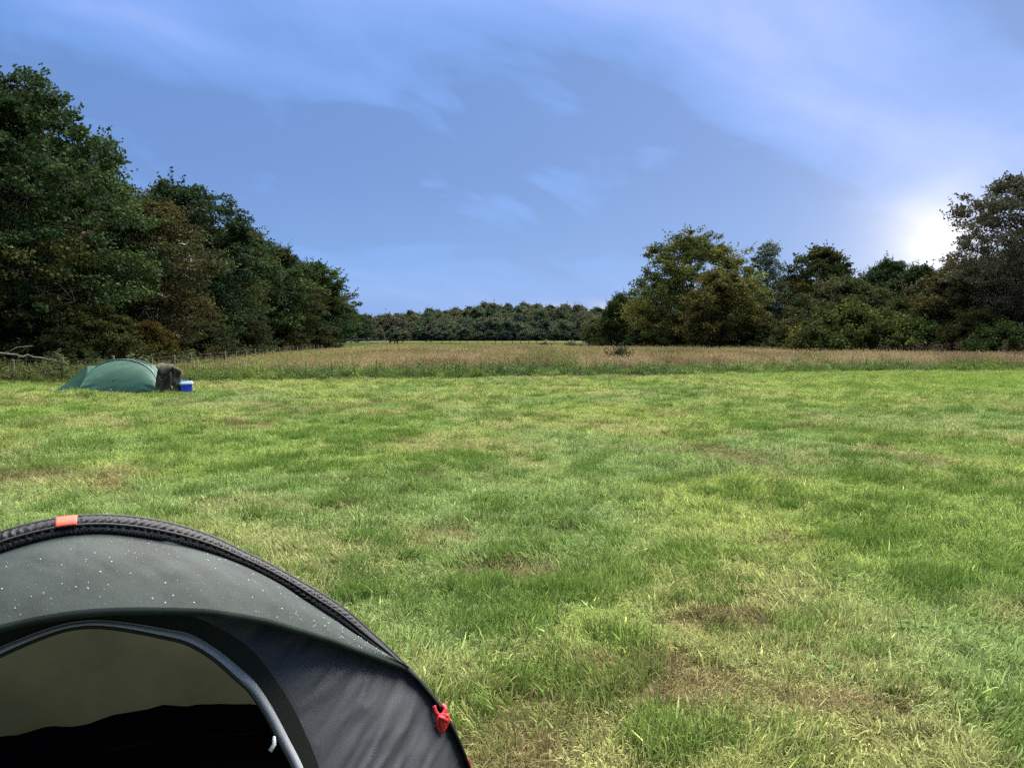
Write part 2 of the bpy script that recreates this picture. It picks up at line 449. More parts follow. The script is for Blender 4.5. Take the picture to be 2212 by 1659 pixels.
def umbel(rng, h):
    """dead branching stalk with flat heads"""
    Vs = []; F = []; vs = []; n = 0
    def strip(a, b, w):
        nonlocal n
        s = np.array([w, w * .3, 0]); Vs.append(np.array([a - s, a + s, b + s * .6, b - s * .6])); F.append([n, n + 1, n + 2, n + 3]); n += 4; vs.extend([.8] * 4)
    top = np.array([rng.randn() * .08, rng.randn() * .08, h]); strip(np.zeros(3), top, .008)
    for k in range(6):
        t = .45 + .5 * k / 5; b = top * t; a = rng.rand() * 6.28
        e = b + np.array([math.cos(a) * .16, math.sin(a) * .16, .14 + .1 * rng.rand()]) * (1.3 - .4 * t); strip(b, e, .005)
        for q in range(7):
            c = e + np.r_[rng.randn(2) * .045, rng.randn() * .012]; l = .03
            Vs.append(c + np.array([(-l, -l * .5, 0), (l, -l * .6, .01), (l * .8, l, 0), (-l, l * .7, .012)])); F.append([n, n + 1, n + 2, n + 3]); n += 4; vs.extend([1 + rng.randn() * .25] * 4)
    return np.concatenate(Vs), [np.array(F)], np.clip(np.array(vs), .4, 1.8)
def proto(name, data, mat='blade', coll=None):
    V, F, v = data
    me = mesh_np(name, V, F, M[mat], False, {'v': v})
    o = bpy.data.objects.new(name, me)
    return o
def scatter(name, label, pts, rot, scl, idx, tint, protos, cat='grass'):
    coll = bpy.data.collections.new(name + '_pieces')
    for k, p in enumerate(protos):
        p.name = '%s_piece_%02d' % (name, k); coll.objects.link(p)
    n = len(pts)
    me = bpy.data.meshes.new(name)
    me.vertices.add(n); me.vertices.foreach_set('co', np.asarray(pts, np.float32).ravel())
    def put(k, t, key, a):
        at = me.attributes.new(k, t, 'POINT'); at.data.foreach_set(key, np.asarray(a).ravel())
    put('rot', 'FLOAT_VECTOR', 'vector', np.asarray(rot, np.float32))
    put('scl', 'FLOAT_VECTOR', 'vector', np.asarray(scl, np.float32))
    put('idx', 'INT', 'value', np.asarray(idx, np.int32))
    put('tint', 'FLOAT_COLOR', 'color', np.c_[tint, np.ones(n)].astype(np.float32))
    o = link(name, me); tag(o, label, cat, kind='stuff')
    ng = bpy.data.node_groups.new(name + '_scatter', 'GeometryNodeTree')
    ng.interface.new_socket('Geometry', in_out='INPUT', socket_type='NodeSocketGeometry')
    ng.interface.new_socket('Geometry', in_out='OUTPUT', socket_type='NodeSocketGeometry')
    N = ng.nodes.new; L = ng.links.new
    gi = N('NodeGroupInput'); go = N('NodeGroupOutput')
    ci = N('GeometryNodeCollectionInfo'); ci.inputs['Collection'].default_value = coll
    ci.inputs['Separate Children'].default_value = True; ci.inputs['Reset Children'].default_value = True
    iop = N('GeometryNodeInstanceOnPoints'); iop.inputs['Pick Instance'].default_value = True
    def na(k, t):
        q = N('GeometryNodeInputNamedAttribute'); q.data_type = t; q.inputs['Name'].default_value = k
        return [s for s in q.outputs if s.enabled and s.name == 'Attribute'][0]
    L(gi.outputs[0], iop.inputs['Points']); L(ci.outputs[0], iop.inputs['Instance'])
    L(na('idx', 'INT'), iop.inputs['Instance Index'])
    L(na('rot', 'FLOAT_VECTOR'), iop.inputs['Rotation'])
    L(na('scl', 'FLOAT_VECTOR'), iop.inputs['Scale'])
    L(iop.outputs[0], go.inputs[0])
    md = o.modifiers.new('scatter', 'NODES'); md.node_group = ng
    return o

# things that stand on the lawn: grass is left out underneath
TO = np.array([-1.19, 2.35]); PSI = R(25)
TA = np.array([math.cos(PSI), math.sin(PSI)]); TN = np.array([math.sin(PSI), -math.cos(PSI)])
GT = np.array([X_at(262.7, 24.6), 24.35])             # green tent origin
def inside_front_tent(x, y):
    dx, dy = x - TO[0], y - TO[1]
    s = dx * TA[0] + dy * TA[1]; w = dx * TN[0] + dy * TN[1]
    back = -1.12 * np.clip(1 - (np.abs(s) / 1.34) ** 4, 0, 1); front = .42 * np.clip(1 - (np.abs(s) / 1.24) ** 3, 0, 1)
    return (np.abs(s) < 1.25) & (w > back) & (w < front)
def inside_green_tent(x, y):
    dx, dy = x - GT[0], y - GT[1]
    return ((dx > -1.6) & (dx < 1.45) & (dy > .04) & (dy < 1.6)) | ((dx > -1.98) & (dx <= -1.2) & (dy > -.35 - .1 * (dx + 1.2)) & (dy < 1.6))

rs = np.random.RandomState(11)
BROWN = [(-12.6, 20.6, 2.2, .9), (-10.3, 22.3, 2.0, .5), (.83, 3.72, .55, .3), (.10, 3.55, .35, .22), (.62, 4.0, .5, .22), (-.02, 3.1, .3, .3), (.05, 5.6, .5, .3), (1.5, 3.55, .35, .2), (1.2, 4.6, .5, .25), (-6.5, 28.8, 2.0, .5)]
def lawn_points():
    zones = [(1.2, 6.5, 300, 1.0), (6.5, 11, 170, 1.05), (11, 20, 90, 1.2), (20, 44, 46, 1.5)]
    P = []; S = []
    for y0, y1, dens, s in zones:
        w = lambda y: .64 * y + 1.6
        A = (w(y1) + w(y0)) * (y1 - y0); n = int(A * dens)
        y = np.sqrt(rs.rand(n) * (y1 ** 2 - y0 ** 2) + y0 ** 2); x = (rs.rand(n) * 2 - 1) * (.64 * y + 1.6)
        k = (y < mown_edge(x) + .3) & ~inside_front_tent(x, y) & ~inside_green_tent(x, y)
        P.append(np.stack([x[k], y[k]], -1)); S.append(np.full(k.sum(), s))
    return np.concatenate(P), np.concatenate(S)
def build_lawn():
    P, S = lawn_points(); x, y = P.T; n = len(x)
    sw = fbm(x * .55 + y * .10, y * .09, 3, 41)                    # mower swathes
    n1 = fbm(x * .28, y * .22, 3, 42); n2 = fbm(x * 2.1, y * 1.5, 3, 43); n3 = fbm(x * 4, y * 3.2, 3, 44); n4 = fbm(x * .8, y * .7, 4, 45); n5 = fbm(x * .9, y * .8, 3, 46)
    c = np.tile(np.array([.238, .285, .075]), (n, 1))              # pale mown yellow green
    c = mixt(c, (.172, .245, .056), sstep(sw, .42, .60) * .8)
    c = mixt(c, (.165, .235, .080), np.clip(sstep(n1, .48, .70) * .8 + rs.randn(n) * .18, 0, 1))     # bluish soft grass
    n6 = fbm(x * 9, y * 7, 2, 50)
    tuft = sstep(.30 * n2 + .30 * n3 + .18 * n6 + .10 * sw + .12 * rs.rand(n), .50, .60)
    c = mixt(c, (.072, .128, .020), tuft * .86)
    straw = sstep(n4 + rs.randn(n) * .05, .50, .70) * (1 - tuft)
    c = mixt(c, (.285, .260, .112), straw * .60)
    brown = sstep(n5 + (n6 - .5) * .25, .63, .76) * .8
    for bx, by, rx, ry in BROWN:
        q = ((x - bx) / rx) ** 2 + ((y - by) / ry) ** 2 + (n3 - .5) * 2.2 + (n6 - .5) * 1.4
        brown = np.maximum(brown, np.clip(1.15 - q, 0, 1))
    e = mown_edge(x)
    c = mixt(c, (.215, .185, .085), sstep(y, e - 1.3, e - .2) * sstep(fbm(x * .3, y * 0, 2, 47), .4, .55) * .9)
    c = mixt(c, (.150, .105, .056), np.clip(brown, 0, 1) * (.45 + .5 * rs.rand(n)))
    far_right = sstep(x, 6, 16) * sstep(y, 16, 26)
    c = mixt(c, (.165, .240, .040), far_right * .6)
    c *= np.clip(1 + rs.randn(n)[:, None] * .16, .6, 1.5)
    hs = 1.0 + .50 * tuft + .5 * (rs.rand(n) < .05) - .40 * np.clip(brown, 0, 1) + (n3 - .5) * .8
    idx = rs.randint(0, 4, n)
    idx = np.where((tuft > .55) & (rs.rand(n) < .70), 4 + rs.randint(0, 2, n), idx)
    clip_ = (np.clip(brown, 0, 1) > .4) & (rs.rand(n) < .55) | (rs.rand(n) < .16)
    idx = np.where(clip_, 6, idx)
    ros = (rs.rand(n) < .004 * (.3 + 3.0 * sstep(n1, .5, .66))) & (y < 22)
    idx = np.where(ros, 7, idx)
    c[ros] = np.array([.070, .125, .032]) * (0.8 + .5 * rs.rand(ros.sum()))[:, None]
    coarse = (rs.rand(n) < .09) & (y < 9) & (idx < 6); idx = np.where(coarse, 8, idx)
    hs = np.where((idx >= 6) & (idx < 8), 1.0, hs)
    fld = (fbm(x * .9, y * .7, 3, 48) - .5) * 26; comb_ = .10 + .55 * sstep(fbm(x * 1.3, y * 1.1, 3, 49), .45, .65)
    rot = np.stack([comb_ * (.6 + .6 * rs.rand(n)), rs.randn(n) * .12, fld + rs.randn(n) * .9], -1)
    flat_ = (idx == 6) | (idx == 7); rot[flat_] = np.stack([rs.randn(n) * .06, rs.randn(n) * .06, rs.rand(n) * 6.283], -1)[flat_]
    sxy = S * (.85 + .3 * rs.rand(n)); sz = np.clip(hs, .45, 2.2) * (.85 + .35 * rs.rand(n)) * np.where(S > 1.3, 1.1, 1.0)
    scl = np.stack([sxy, sxy, sz], -1)
    pts = np.stack([x, y, ground_z(x, y)], -1)
    r2 = np.random.RandomState(5)
    pr = [proto('t', blades(r2, 130, .15, .028, .088, .0048, 1.35)) for _ in range(4)]
    pr += [proto('t', blades(r2, 95, .11, .04, .115, .0052, 1.35, cluster=True)) for _ in range(2)]
    pr += [proto('t', blades(r2, 60, .14, .05, .15, .0036, .3, flat=1.42))]
    pr += [proto('t', rosette(r2, 9, .11, .034, .03))]
    pr += [proto('t', blades(r2, 22, .13, .05, .125, .0068, 1.6))]
    scatter('lawn_grass', 'short mown yellow green grass with darker tufts and dry brown patches', pts, rot, scl, idx, c, pr)
    return n
n_lawn = build_lawn()

def strip_points(y0, y1, dens, cond, marg=3.0):
    A = (.64 * (y1 + y0) + 2 * marg) * (y1 - y0); n = int(A * dens)
    y = np.sqrt(rs.rand(n) * (y1 ** 2 - y0 ** 2) + y0 ** 2); x = (rs.rand(n) * 2 - 1) * (.64 * y + marg)
    k = cond(x, y)
    return x[k], y[k]
def fence_x(y): return -14.5 - .12 * (y - 33.0)
def right_tree_d(x): return np.interp(x, [8, 14, 20, 27, 34, 45], [112, 96, 80, 68, 57, 52])
def build_meadow():
    # green weedy verge along the mown edge
    xs, ys = [], []
    for y0, y1, d in ((26, 36, 26), (36, 52, 14)):
        f = lambda x, y: (y > mown_edge(x) + rs.rand(len(x)) * .25) & (y < mown_edge(x) + 6.5 + 5 * (fbm(x * .2, y * .1, 3, 51) - .5) + np.where(x < -10, 6, 0)) & ~inside_green_tent(x, y)
        x, y = strip_points(y0, y1, d, f); xs.append(x); ys.append(y)
    x = np.concatenate(xs); y = np.concatenate(ys); n = len(x); e = mown_edge(x)
    g = fbm(x * .5, y * .5, 4, 52); g2 = fbm(x * 1.6, y * 1.6, 3, 53)
    c = np.tile(np.array([.072, .112, .024]), (n, 1))
    c = mixt(c, (.120, .165, .035), sstep(g, .5, .65)); c = mixt(c, (.048, .080, .018), sstep(g2, .5, .62))
    c = mixt(c, (.15, .125, .060), sstep(y - e, 3.2, 6.5) * .7 * (rs.rand(n)))
    left = sstep(-x, 11, 14)
    c = mixt(c, (.105, .100, .034), left * .75 * rs.rand(n))
    c *= np.clip(1 + rs.randn(n)[:, None] * .15, .6, 1.4)
    idx = rs.randint(0, 3, n); idx = np.where(rs.rand(n) < .07 + .22 * sstep(g2, .52, .6), 3 + rs.randint(0, 2, n), idx)
    ht = (.45 + .75 * sstep(y - e, 0, 2.0)) * (.7 + .6 * g) 
    sc_ = .9 + .4 * rs.rand(n)
    r2 = np.random.RandomState(6)
    pr = [proto('t', blades(r2, 60, .22, .14, .42, .009, 1.3)) for _ in range(3)] + [proto('t', weed_stem(r2, .50, 16, .15, .22)) for _ in range(2)]
    scatter('verge_weeds', 'green band of uncut grass and weeds along the edge of the mown lawn', np.stack([x, y, ground_z(x, y)], -1),
            np.stack([rs.randn(n) * .08, rs.randn(n) * .08, rs.rand(n) * 6.283], -1), np.stack([sc_, sc_, sc_ * ht], -1), idx, c, pr)
    # brown meadow
    xs, ys, ss = [], [], []
    for y0, y1, d, s in ((34, 55, 13, 1.0), (55, 85, 6, 1.35), (85, 138, 2.6, 1.9)):
        f = lambda x, y: (y > mown_edge(x) + 4.0 + 3.5 * rs.rand(len(x))) & ((x > fence_x(y) - 1 + 2 * rs.rand(len(x)))) & ((x < 9) | (y < right_tree_d(x) + 2))
        x, y = strip_points(y0, y1, d, f, 4); xs.append(x); ys.append(y); ss.append(np.full(len(x), s))
    x = np.concatenate(xs); y = np.concatenate(ys); s = np.concatenate(ss); n = len(x)
    g = fbm(x * .12, y * .05, 4, 61); g2 = fbm(x * .4, y * .16, 4, 62)
    c = np.tile(np.array([.205, .155, .080]), (n, 1))
    c = mixt(c, (.155, .135, .050), sstep(g, .50, .64) * .8)
    c = mixt(c, (.085, .105, .026), sstep(g2, .56, .70) * .8)
    c = mixt(c, (.090, .060, .032), sstep(fbm(x * .3, y * .12, 3, 63), .62, .72) * .7)
    nearf = 1 - sstep(x - fence_x(y), 1, 14)
    c = mixt(c, (.095, .105, .028), nearf * .85 * (.4 + .6 * rs.rand(n)))
    c = mixt(c, (.10, .12, .03), sstep(y, 112, 135) * sstep(fbm(x * .06, y * .03, 3, 64), .4, .6) * .8)
    c *= np.clip(1 + rs.randn(n)[:, None] * .14, .6, 1.4)
    idx = rs.randint(0, 4, n); wd = rs.rand(n) < .018 + .05 * sstep(g2, .58, .68)
    idx = np.where(wd, 4, idx); c[wd] = np.array([.05, .052, .02]) * (0.7 + .8 * rs.rand(wd.sum()))[:, None]
    ht = (.62 + .45 * g) * (.85 + .3 * rs.rand(n)) / s * (1 - .28 * nearf) * (1 - .22 * sstep(y, 80, 125))
    r2 = np.random.RandomState(8)
    pr = [proto('t', blades(r2, 46, .30, .40, .95, .010, .75, seed_heads=.55)) for _ in range(4)] + [proto('t', weed_stem(r2, .85, 20, .16, .25))]
    scatter('meadow_grass', 'tall dry brown meadow grass beyond the mown lawn', np.stack([x, y, ground_z(x, y) - .01], -1),
            np.stack([rs.randn(n) * .06, rs.randn(n) * .06, rs.rand(n) * 6.283], -1), np.stack([s, s, s * ht], -1), idx, c, pr)
    # paddock beyond: short tussocks
    x, y = strip_points(132, 330, .32, lambda x, y: (x > -60) & (x < 70), 6); n = len(x)
    g = fbm(x * .05, y * .02, 3, 65)
    c = np.tile(np.array([.145, .145, .055]), (n, 1)); c = mixt(c, (.080, .115, .028), sstep(g, .45, .6)); c *= np.clip(1 + rs.randn(n)[:, None] * .15, .6, 1.4)
    r2 = np.random.RandomState(9)
    pr = [proto('t', blades(r2, 40, .8, .12, .35, .05, 1.0)) for _ in range(2)]
    q = .8 + .6 * rs.rand(n)
    scatter('paddock_grass', 'pale tussocky grass of the far paddock', np.stack([x, y, ground_z(x, y)], -1), np.stack([x * 0, x * 0, rs.rand(n) * 6.283], -1), np.stack([q, q, q], -1), rs.randint(0, 2, n), c, pr)
    # dead flowering stalks in front of the right hand trees
    f = lambda x, y: (x > 19 + 6 * rs.rand(len(x))) & (y < right_tree_d(x) + 1) & (y > right_tree_d(x) - 9 - 4 * rs.rand(len(x)) * sstep(x, 20, 30))
    x, y = strip_points(43, 76, 1.9, f, 8); n = len(x)
    c = np.tile(np.array([.090, .062, .048]), (n, 1)) * np.clip(1 + rs.randn(n)[:, None] * .3, .5, 1.9)
    r2 = np.random.RandomState(10)
    pr = [proto('t', umbel(r2, 1.05)) for _ in range(5)]
    q = .75 + .5 * rs.rand(n)
    scatter('dead_stalks', 'dead purple brown flower stalks below the right hand trees', np.stack([x, y, ground_z(x, y)], -1), np.stack([rs.randn(n) * .06, rs.randn(n) * .06, rs.rand(n) * 6.283], -1), np.stack([q, q, q], -1), rs.randint(0, 5, n), c, pr, 'weeds')
    # undergrowth below the left wood and below the right trees
    xs, ys = [], []
    x, y = strip_points(29.5, 130, .9, lambda x, y: (x < fence_x(y) - .1) & (x > fence_x(y) - 7), 8); xs.append(x); ys.append(y)
    x, y = strip_points(50, 118, .9, lambda x, y: (x > 8) & (y > right_tree_d(x) - 3) & (y < right_tree_d(x) + 5), 10); xs.append(x); ys.append(y)
    x = np.concatenate(xs); y = np.concatenate(ys); n = len(x)
    c = np.tile(np.array([.042, .060, .018]), (n, 1)); c = mixt(c, (.075, .060, .026), sstep(fbm(x * .4, y * .4, 3, 66), .5, .65)); c *= np.clip(1 + rs.randn(n)[:, None] * .25, .5, 1.6)
    r2 = np.random.RandomState(12)
    pr = [proto('t', weed_stem(r2, .9, 34, .20, .5)) for _ in range(4)]
    q = .7 + .7 * rs.rand(n)
    scatter('undergrowth', 'dark leafy undergrowth at the foot of the trees', np.stack([x, y, ground_z(x, y)], -1), np.stack([rs.randn(n) * .1, rs.randn(n) * .1, rs.rand(n) * 6.283], -1), np.stack([q * 1.3, q * 1.3, q], -1), rs.randint(0, 4, n), c, pr, 'undergrowth')
build_meadow()

# ------------------------------------------------------------------ trees
def leaf_mesh(name, C, size, rng, tint, horiz=.5, mat='leaf'):
    n = len(C)
    u = rng.randn(n, 3); u[:, 2] *= (1 - horiz * .6); u /= np.linalg.norm(u, axis=1)[:, None]
    w = rng.randn(n, 3); v = np.cross(u, w); v /= np.linalg.norm(v, axis=1)[:, None] + 1e-9
    l = (size * (.65 + .7 * rng.rand(n)))[:, None]
    P = np.stack([C - u * l * .5, C + v * l * .34 + u * l * .05, C + u * l * .5, C - v * l * .34 + u * l * .05], 1)
    i = np.arange(n) * 4
    F = np.stack([i, i + 1, i + 2, i + 3], -1)
    col = np.repeat(np.c_[tint, np.ones(n)], 4, axis=0)
    return mesh_np(name, P.reshape(-1, 3), F, M[mat], False, {'tint': col})
def make_tree(seed, h, r, base=.12, lobes=26, clumps=12, leaves=60, clump_r=.42, leaf=.13, pal=None, profile='oak', bark='bark', spread=.85, trunk_r=None, open_=0.0, droop=0.0, two=False):
    """returns (trunk mesh, crown mesh); unit metres, base of trunk at origin"""
    rng = np.random.RandomState(seed)
    pal = pal or [((.034, .052, .017), 1)]
    cols = np.array([p[0] for p in pal]); wts = np.array([p[1] for p in pal], float); wts /= wts.sum()
    def R_at(t):
        if profile == 'oak': return np.clip(1.04 - abs(t - .42) ** 2.2 * 2.9, .10, 1) * (1 if t > .12 else .75 + t * 2)
        if profile == 'tall': return np.clip(math.sin(math.pi * (.10 + .86 * t)) ** .7, .15, 1)
        if profile == 'dome': return math.sqrt(max(.05, 1 - t ** 2.2))
        if profile == 'cone': return np.clip(1.05 - t, .12, 1)
        return 1
    mb = MB()
    tr = trunk_r or (.016 * h + .06)
    th = h * .80
    k = 9
    wob = np.cumsum(rng.randn(k, 2) * .025 * r, 0); wob[0] = 0
    tz = np.linspace(-.15, th, k)
    tp = np.c_[wob, tz]
    rad = tr * (1 - .86 * np.linspace(0, 1, k) ** .9); rad[0] *= 1.35
    mb.tube(tp, rad, 8)
    def trunk_at(z): return np.array([np.interp(z, tz, tp[:, 0]), np.interp(z, tz, tp[:, 1]), z])
    LC = []; LR = []
    ga = rng.rand() * 6.28
    for i in range(lobes):
        t = (i + .5 + rng.rand() * .5) / lobes; t = min(t, .97)
        ga += 2.399 + rng.randn() * .35
        rr = r * R_at(t) * spread * (.55 + .45 * rng.rand() ** .5)
        if t > .88: rr *= .6
        z = h * base + (h * (1 - base) - .12 * h * (1 - base)) * t
        lr = r * (.26 + .16 * rng.rand()) * (.72 + .45 * R_at(t)) * (1 - .25 * open_)
        c = np.array([math.cos(ga) * rr, math.sin(ga) * rr, max(z, lr * .5)])
        LC.append(c); LR.append(lr)
        z0 = max(.12 * h, c[2] - rr * (.55 + .3 * rng.rand())); z0 = min(z0, th * .97)
        a = trunk_at(z0); m1 = lerp(a, c, .5) + np.array([0, 0, .10 * rr * (1 - 2 * droop)]) + rng.randn(3) * .06 * rr
        q = tr * (.42 - .28 * t) * (.5 + .5 * min(1, rr / (r * .6)))
        mb.tube(np.array([a, lerp(a, m1, .55) + rng.randn(3) * .03 * rr, m1, lerp(m1, c, .6) + rng.randn(3) * .05 * rr, c]), np.array([q, q * .8, q * .6, q * .42, q * .25]), 5)
    pts = []; tint = []
    for c, lr in zip(LC, LR):
        lob_t = cols[rng.choice(len(cols), p=wts)]
        nk = max(3, int(clumps * (.7 + .6 * rng.rand())))
        for j in range(nk):
            d = rng.randn(3); d[2] = abs(d[2]) * .9 - .38; d /= np.linalg.norm(d)
            cc = c + d * lr * (.62 + .5 * rng.rand()) * np.array([1, 1, .80])
            cr = clump_r * (.6 + .8 * rng.rand())
            if rng.rand() < .6:
                mb.tube(np.array([c, lerp(c, cc, .5) + rng.randn(3) * .05, cc]), np.array([.020, .013, .006]) * (h / 12), 3, False)
            nl = max(6, int(leaves * (.5 + rng.rand())))
            g = rng.randn(nl, 3); g /= np.linalg.norm(g, axis=1)[:, None]; g *= (rng.rand(nl) ** .45)[:, None]
            p = cc + g * cr * np.array([1.15, 1.15, .62])
            p[:, 2] -= droop * (np.linalg.norm(g[:, :2], axis=1) ** 2) * cr * 1.6
            ct = lob_t if rng.rand() < .7 else cols[rng.choice(len(cols), p=wts)]
            ct = ct * (.72 + .6 * rng.rand())
            pts.append(p); tint.append(ct * np.clip(1 + rng.randn(nl) * .22, .45, 1.7)[:, None])
            # a few loose sprays that break the outline
            if rng.rand() < .5:
                ns = max(3, nl // 7); sp = cc + d * np.linspace(.3, 1.15, ns)[:, None] * cr * 1.5 + rng.randn(ns, 3) * .06
                pts.append(sp); tint.append(np.tile(ct, (ns, 1)))
    C = np.concatenate(pts); T = np.concatenate(tint)
    k = C[:, 2] > .12
    return mb.mesh('trunk', M[bark], True), leaf_mesh('crown', C[k], leaf, rng, T[k])
def place_tree(name, meshes, label, cat, loc, rz, scale, tint=(1, 1, 1), group=None):
    o = empty(name, (loc[0], loc[1], gz(*loc) - .02), rz, scale)
    t = link('trunk', meshes[0], o); c = link('crown', meshes[1], o)
    c.color = (*tint, 1)
    tag(o, label, cat, group)
    return o

OAK = [((.021, .038, .012), 6), ((.031, .048, .013), 3), ((.042, .044, .013), 1)]
OAK2 = [((.018, .033, .013), 5), ((.025, .043, .014), 4), ((.038, .045, .013), 1)]
BIR = [((.040, .041, .013), 4), ((.032, .039, .012), 5), ((.052, .044, .014), 1)]
ASH = [((.076, .094, .020), 5), ((.104, .106, .022), 3), ((.054, .074, .018), 3)]
WIL = [((.074, .074, .020), 4), ((.060, .061, .019), 3), ((.046, .055, .017), 3)]
HAW = [((.040, .046, .015), 4), ((.048, .043, .016), 2), ((.029, .040, .013), 4)]
BRA = [((.036, .050, .013), 5), ((.058, .062, .015), 2), ((.027, .038, .012), 3)]
POP = [((.085, .105, .085), 4), ((.060, .080, .055), 3)]
T_oakA = make_tree(101, 15.5, 5.6, .05, 48, 18, 115, .62, .185, OAK)
T_oakB = make_tree(102, 14.0, 4.9, .05, 44, 17, 100, .60, .195, OAK2)
T_oakC = make_tree(103, 13.0, 4.6, .04, 40, 15, 80, .64, .25, OAK)
T_birch = make_tree(104, 10.0, 3.2, .16, 36, 14, 85, .50, .14, BIR, 'tall', 'birch', trunk_r=.13)
T_ash = make_tree(105, 13.5, 6.0, .10, 42, 15, 95, .66, .23, ASH, 'oak', open_=.35, spread=.98)
T_willow = make_tree(106, 8.6, 3.7, .03, 34, 15, 90, .54, .19, WIL, 'tall', droop=.5)
T_poplar = make_tree(107, 14.5, 2.6, .22, 30, 12, 55, .50, .20, POP, 'tall', open_=.4)
T_haw = make_tree(108, 4.4, 2.5, .02, 28, 14, 85, .38, .13, HAW, 'dome')
T_haw2 = make_tree(109, 7.4, 4.8, .02, 42, 16, 90, .54, .18, HAW, 'dome')
T_bram = make_tree(110, 2.6, 3.0, .02, 26, 13, 80, .36, .14, BRA, 'dome', droop=.5, trunk_r=.05)
T_airy = make_tree(111, 13.8, 5.2, .20, 44, 14, 66, .56, .18, [((.060, .056, .030), 4), ((.045, .048, .026), 4), ((.080, .075, .045), 1)], 'tall', open_=.6)

GL = 'oaks along the left wood edge'
def left(name, me, label, px, D, top, h0, rz, sxy=1.0, tint=(1, 1, 1), cat='tree', group=GL):
    h = Z_at(top, D); s = h / h0
    return place_tree(name, me, label, cat, (X_at(px, D), D), rz, (s * sxy, s * sxy, s), tint, group)
left('oak_tree', T_oakA, 'tallest dark oak filling the left edge of the picture', 25, 40, 112, 15.5, .4, 1.0)
left('oak_tree', T_oakB, 'dark oak cut off by the left edge, beside the tallest oak', -215, 36, 125, 14.0, 2.1, 1.05)
left('oak_tree', T_oakB, 'dark oak with a domed top rising behind the brownish birch', 392, 61, 366, 14.0, .9, 1.08)
left('birch_tree', T_birch, 'brownish birch with pale trunk in front of the oaks', 325, 46, 420, 10.0, 1.3, 1.12, cat='tree', group=None)
left('oak_tree', T_oakC, 'mid height dark oak, third peak of the left tree line', 525, 79, 470, 13.0, 2.6, 1.12)
left('oak_tree', T_oakA, 'dark oak sloping down after the third peak of the left tree line', 600, 97, 516, 15.5, 4.0, 1.05, (1.05, 1.0, .95))
left('oak_tree', T_oakC, 'dark green oak, second from the far end of the tall left tree line', 682, 118, 556, 13.0, 5.0, 1.12, (.95, 1.05, 1.0))
left('oak_tree', T_oakB, 'last full oak of the left tree line, above the board fence', 690, 146, 606, 14.0, 3.1, 1.15)
left('oak_tree', T_oakC, 'small far oak beyond the last full oak on the left', 738, 278, 652, 13.0, 1.1, 1.2)
left('oak_tree', T_oakA, 'low far oak at the end of the left wood, next to the distant hill', 772, 300, 678, 15.5, .2, 1.5)
left('oak_tree', T_oakC, 'smaller oak between the brownish birch and the third peak', 455, 68, 520, 13.0, 3.9, 1.25, (1.1, 1.0, .9))
for px, D, top, rz, me, h0 in ((200, 58, 440, 1., T_oakC, 13.), (60, 52, 230, 2.5, T_oakB, 14.), (465, 90, 475, .5, T_oakC, 13.), (565, 112, 520, 3.3, T_oakB, 14.), (640, 140, 570, 5.2, T_oakC, 13.), (-60, 50, 160, 4.4, T_oakC, 13.), (340, 75, 450, 2.9, T_oakA, 15.5)):
    left('oak_tree', me, 'dark oak in the second row, half hidden behind the left wood edge', px, D, top, h0, rz, 1.2, group='second row oaks of the left wood')
SH = 'shrubs at the foot of the left wood'
for px, D, top, rz, tint, lab in ((60, 37.5, 640, 0., (.75, .9, .8), 'dark shrub behind the fence at the left edge'), (205, 38.5, 655, 1.7, (1.25, 1.25, .95), 'olive grey shrub with pale leaves just right of the dark left shrub'),
        (318, 41.0, 693, 3.0, (1.75, 1.12, .60), 'orange brown bush above the camouflage jacket'), (440, 52, 690, 4.0, (.8, .85, .8), 'dark shrub behind the fence right of the orange brown bush'),
        (520, 64, 672, 5.0, (.85, 1.0, .85), 'dark green bush under the third peak of the left wood'), (598, 80, 680, 2.0, (1.1, 1.0, .8), 'olive bush near the middle of the left wood edge'),
        (668, 100, 684, .7, (.95, .95, .8), 'low dark bush left of the board fence'), (140, 36.5, 705, 5.5, (.7, .8, .7), 'small dark shrub directly behind the green tent'),
        (684, 125, 690, 2.4, (1.0, .95, .7), 'olive bush just before the board fence')):
    left('hawthorn_shrub', T_haw, lab, px, D, top, 4.4, rz, 1.15 if px != 318 else 1.0, tuple(.72 * np.array(tint)), 'shrub', SH)

GR = 'trees along the right side of the meadow'
def right(name, me, label, px, D, top, h0, rz, sxy=1.0, tint=(1, 1, 1), cat='tree', group=GR):
    return left(name, me, label, px, D, top, h0, rz, sxy, tint, cat, group)
right('willow_tree', T_willow, 'low rounded grey green willow bush at the far left end of the right hand trees', 1296, 128, 682, 8.6, .3, 1.35, (.85, .95, .9))
right('hawthorn_shrub', T_haw2, 'dark rounded tree at the foot of the tall yellow green ash', 1345, 104, 632, 7.4, 1.2, .66, (.9, 1.05, .8))
right('ash_tree', T_ash, 'tall yellow green ash with open branches on the right', 1497, 90, 492, 13.5, 2.2, 1.0)
right('willow_tree', T_willow, 'golden olive willow standing in front of the tall ash', 1562, 80, 574, 8.6, 2.0, 1.0, (1.12, 1.0, .85))
right('poplar_tree', T_poplar, 'thin pale grey poplar showing between two right hand trees', 1655, 108, 506, 14.5, .5, 1.0)
right('oak_tree', T_oakC, 'broad dark crown right of the pale poplar', 1775, 94, 518, 13.0, 1.8, 1.0, (1.35, 1.15, .85))
right('hawthorn_tree', T_haw2, 'wide dense hawthorn with reddish olive top in the middle of the right trees', 1820, 73, 598, 7.4, 3.4, 1.02)
right('oak_tree', T_oakB, 'dark tree top just left of the bright gap in the sky', 1918, 90, 545, 14.0, .6, .9, (1.1, 1.1, .9))
right('oak_tree', T_oakC, 'dark tree directly under the bright gap in the sky', 1985, 82, 562, 13.0, 4.2, 1.0, (1.1, 1.0, .85))
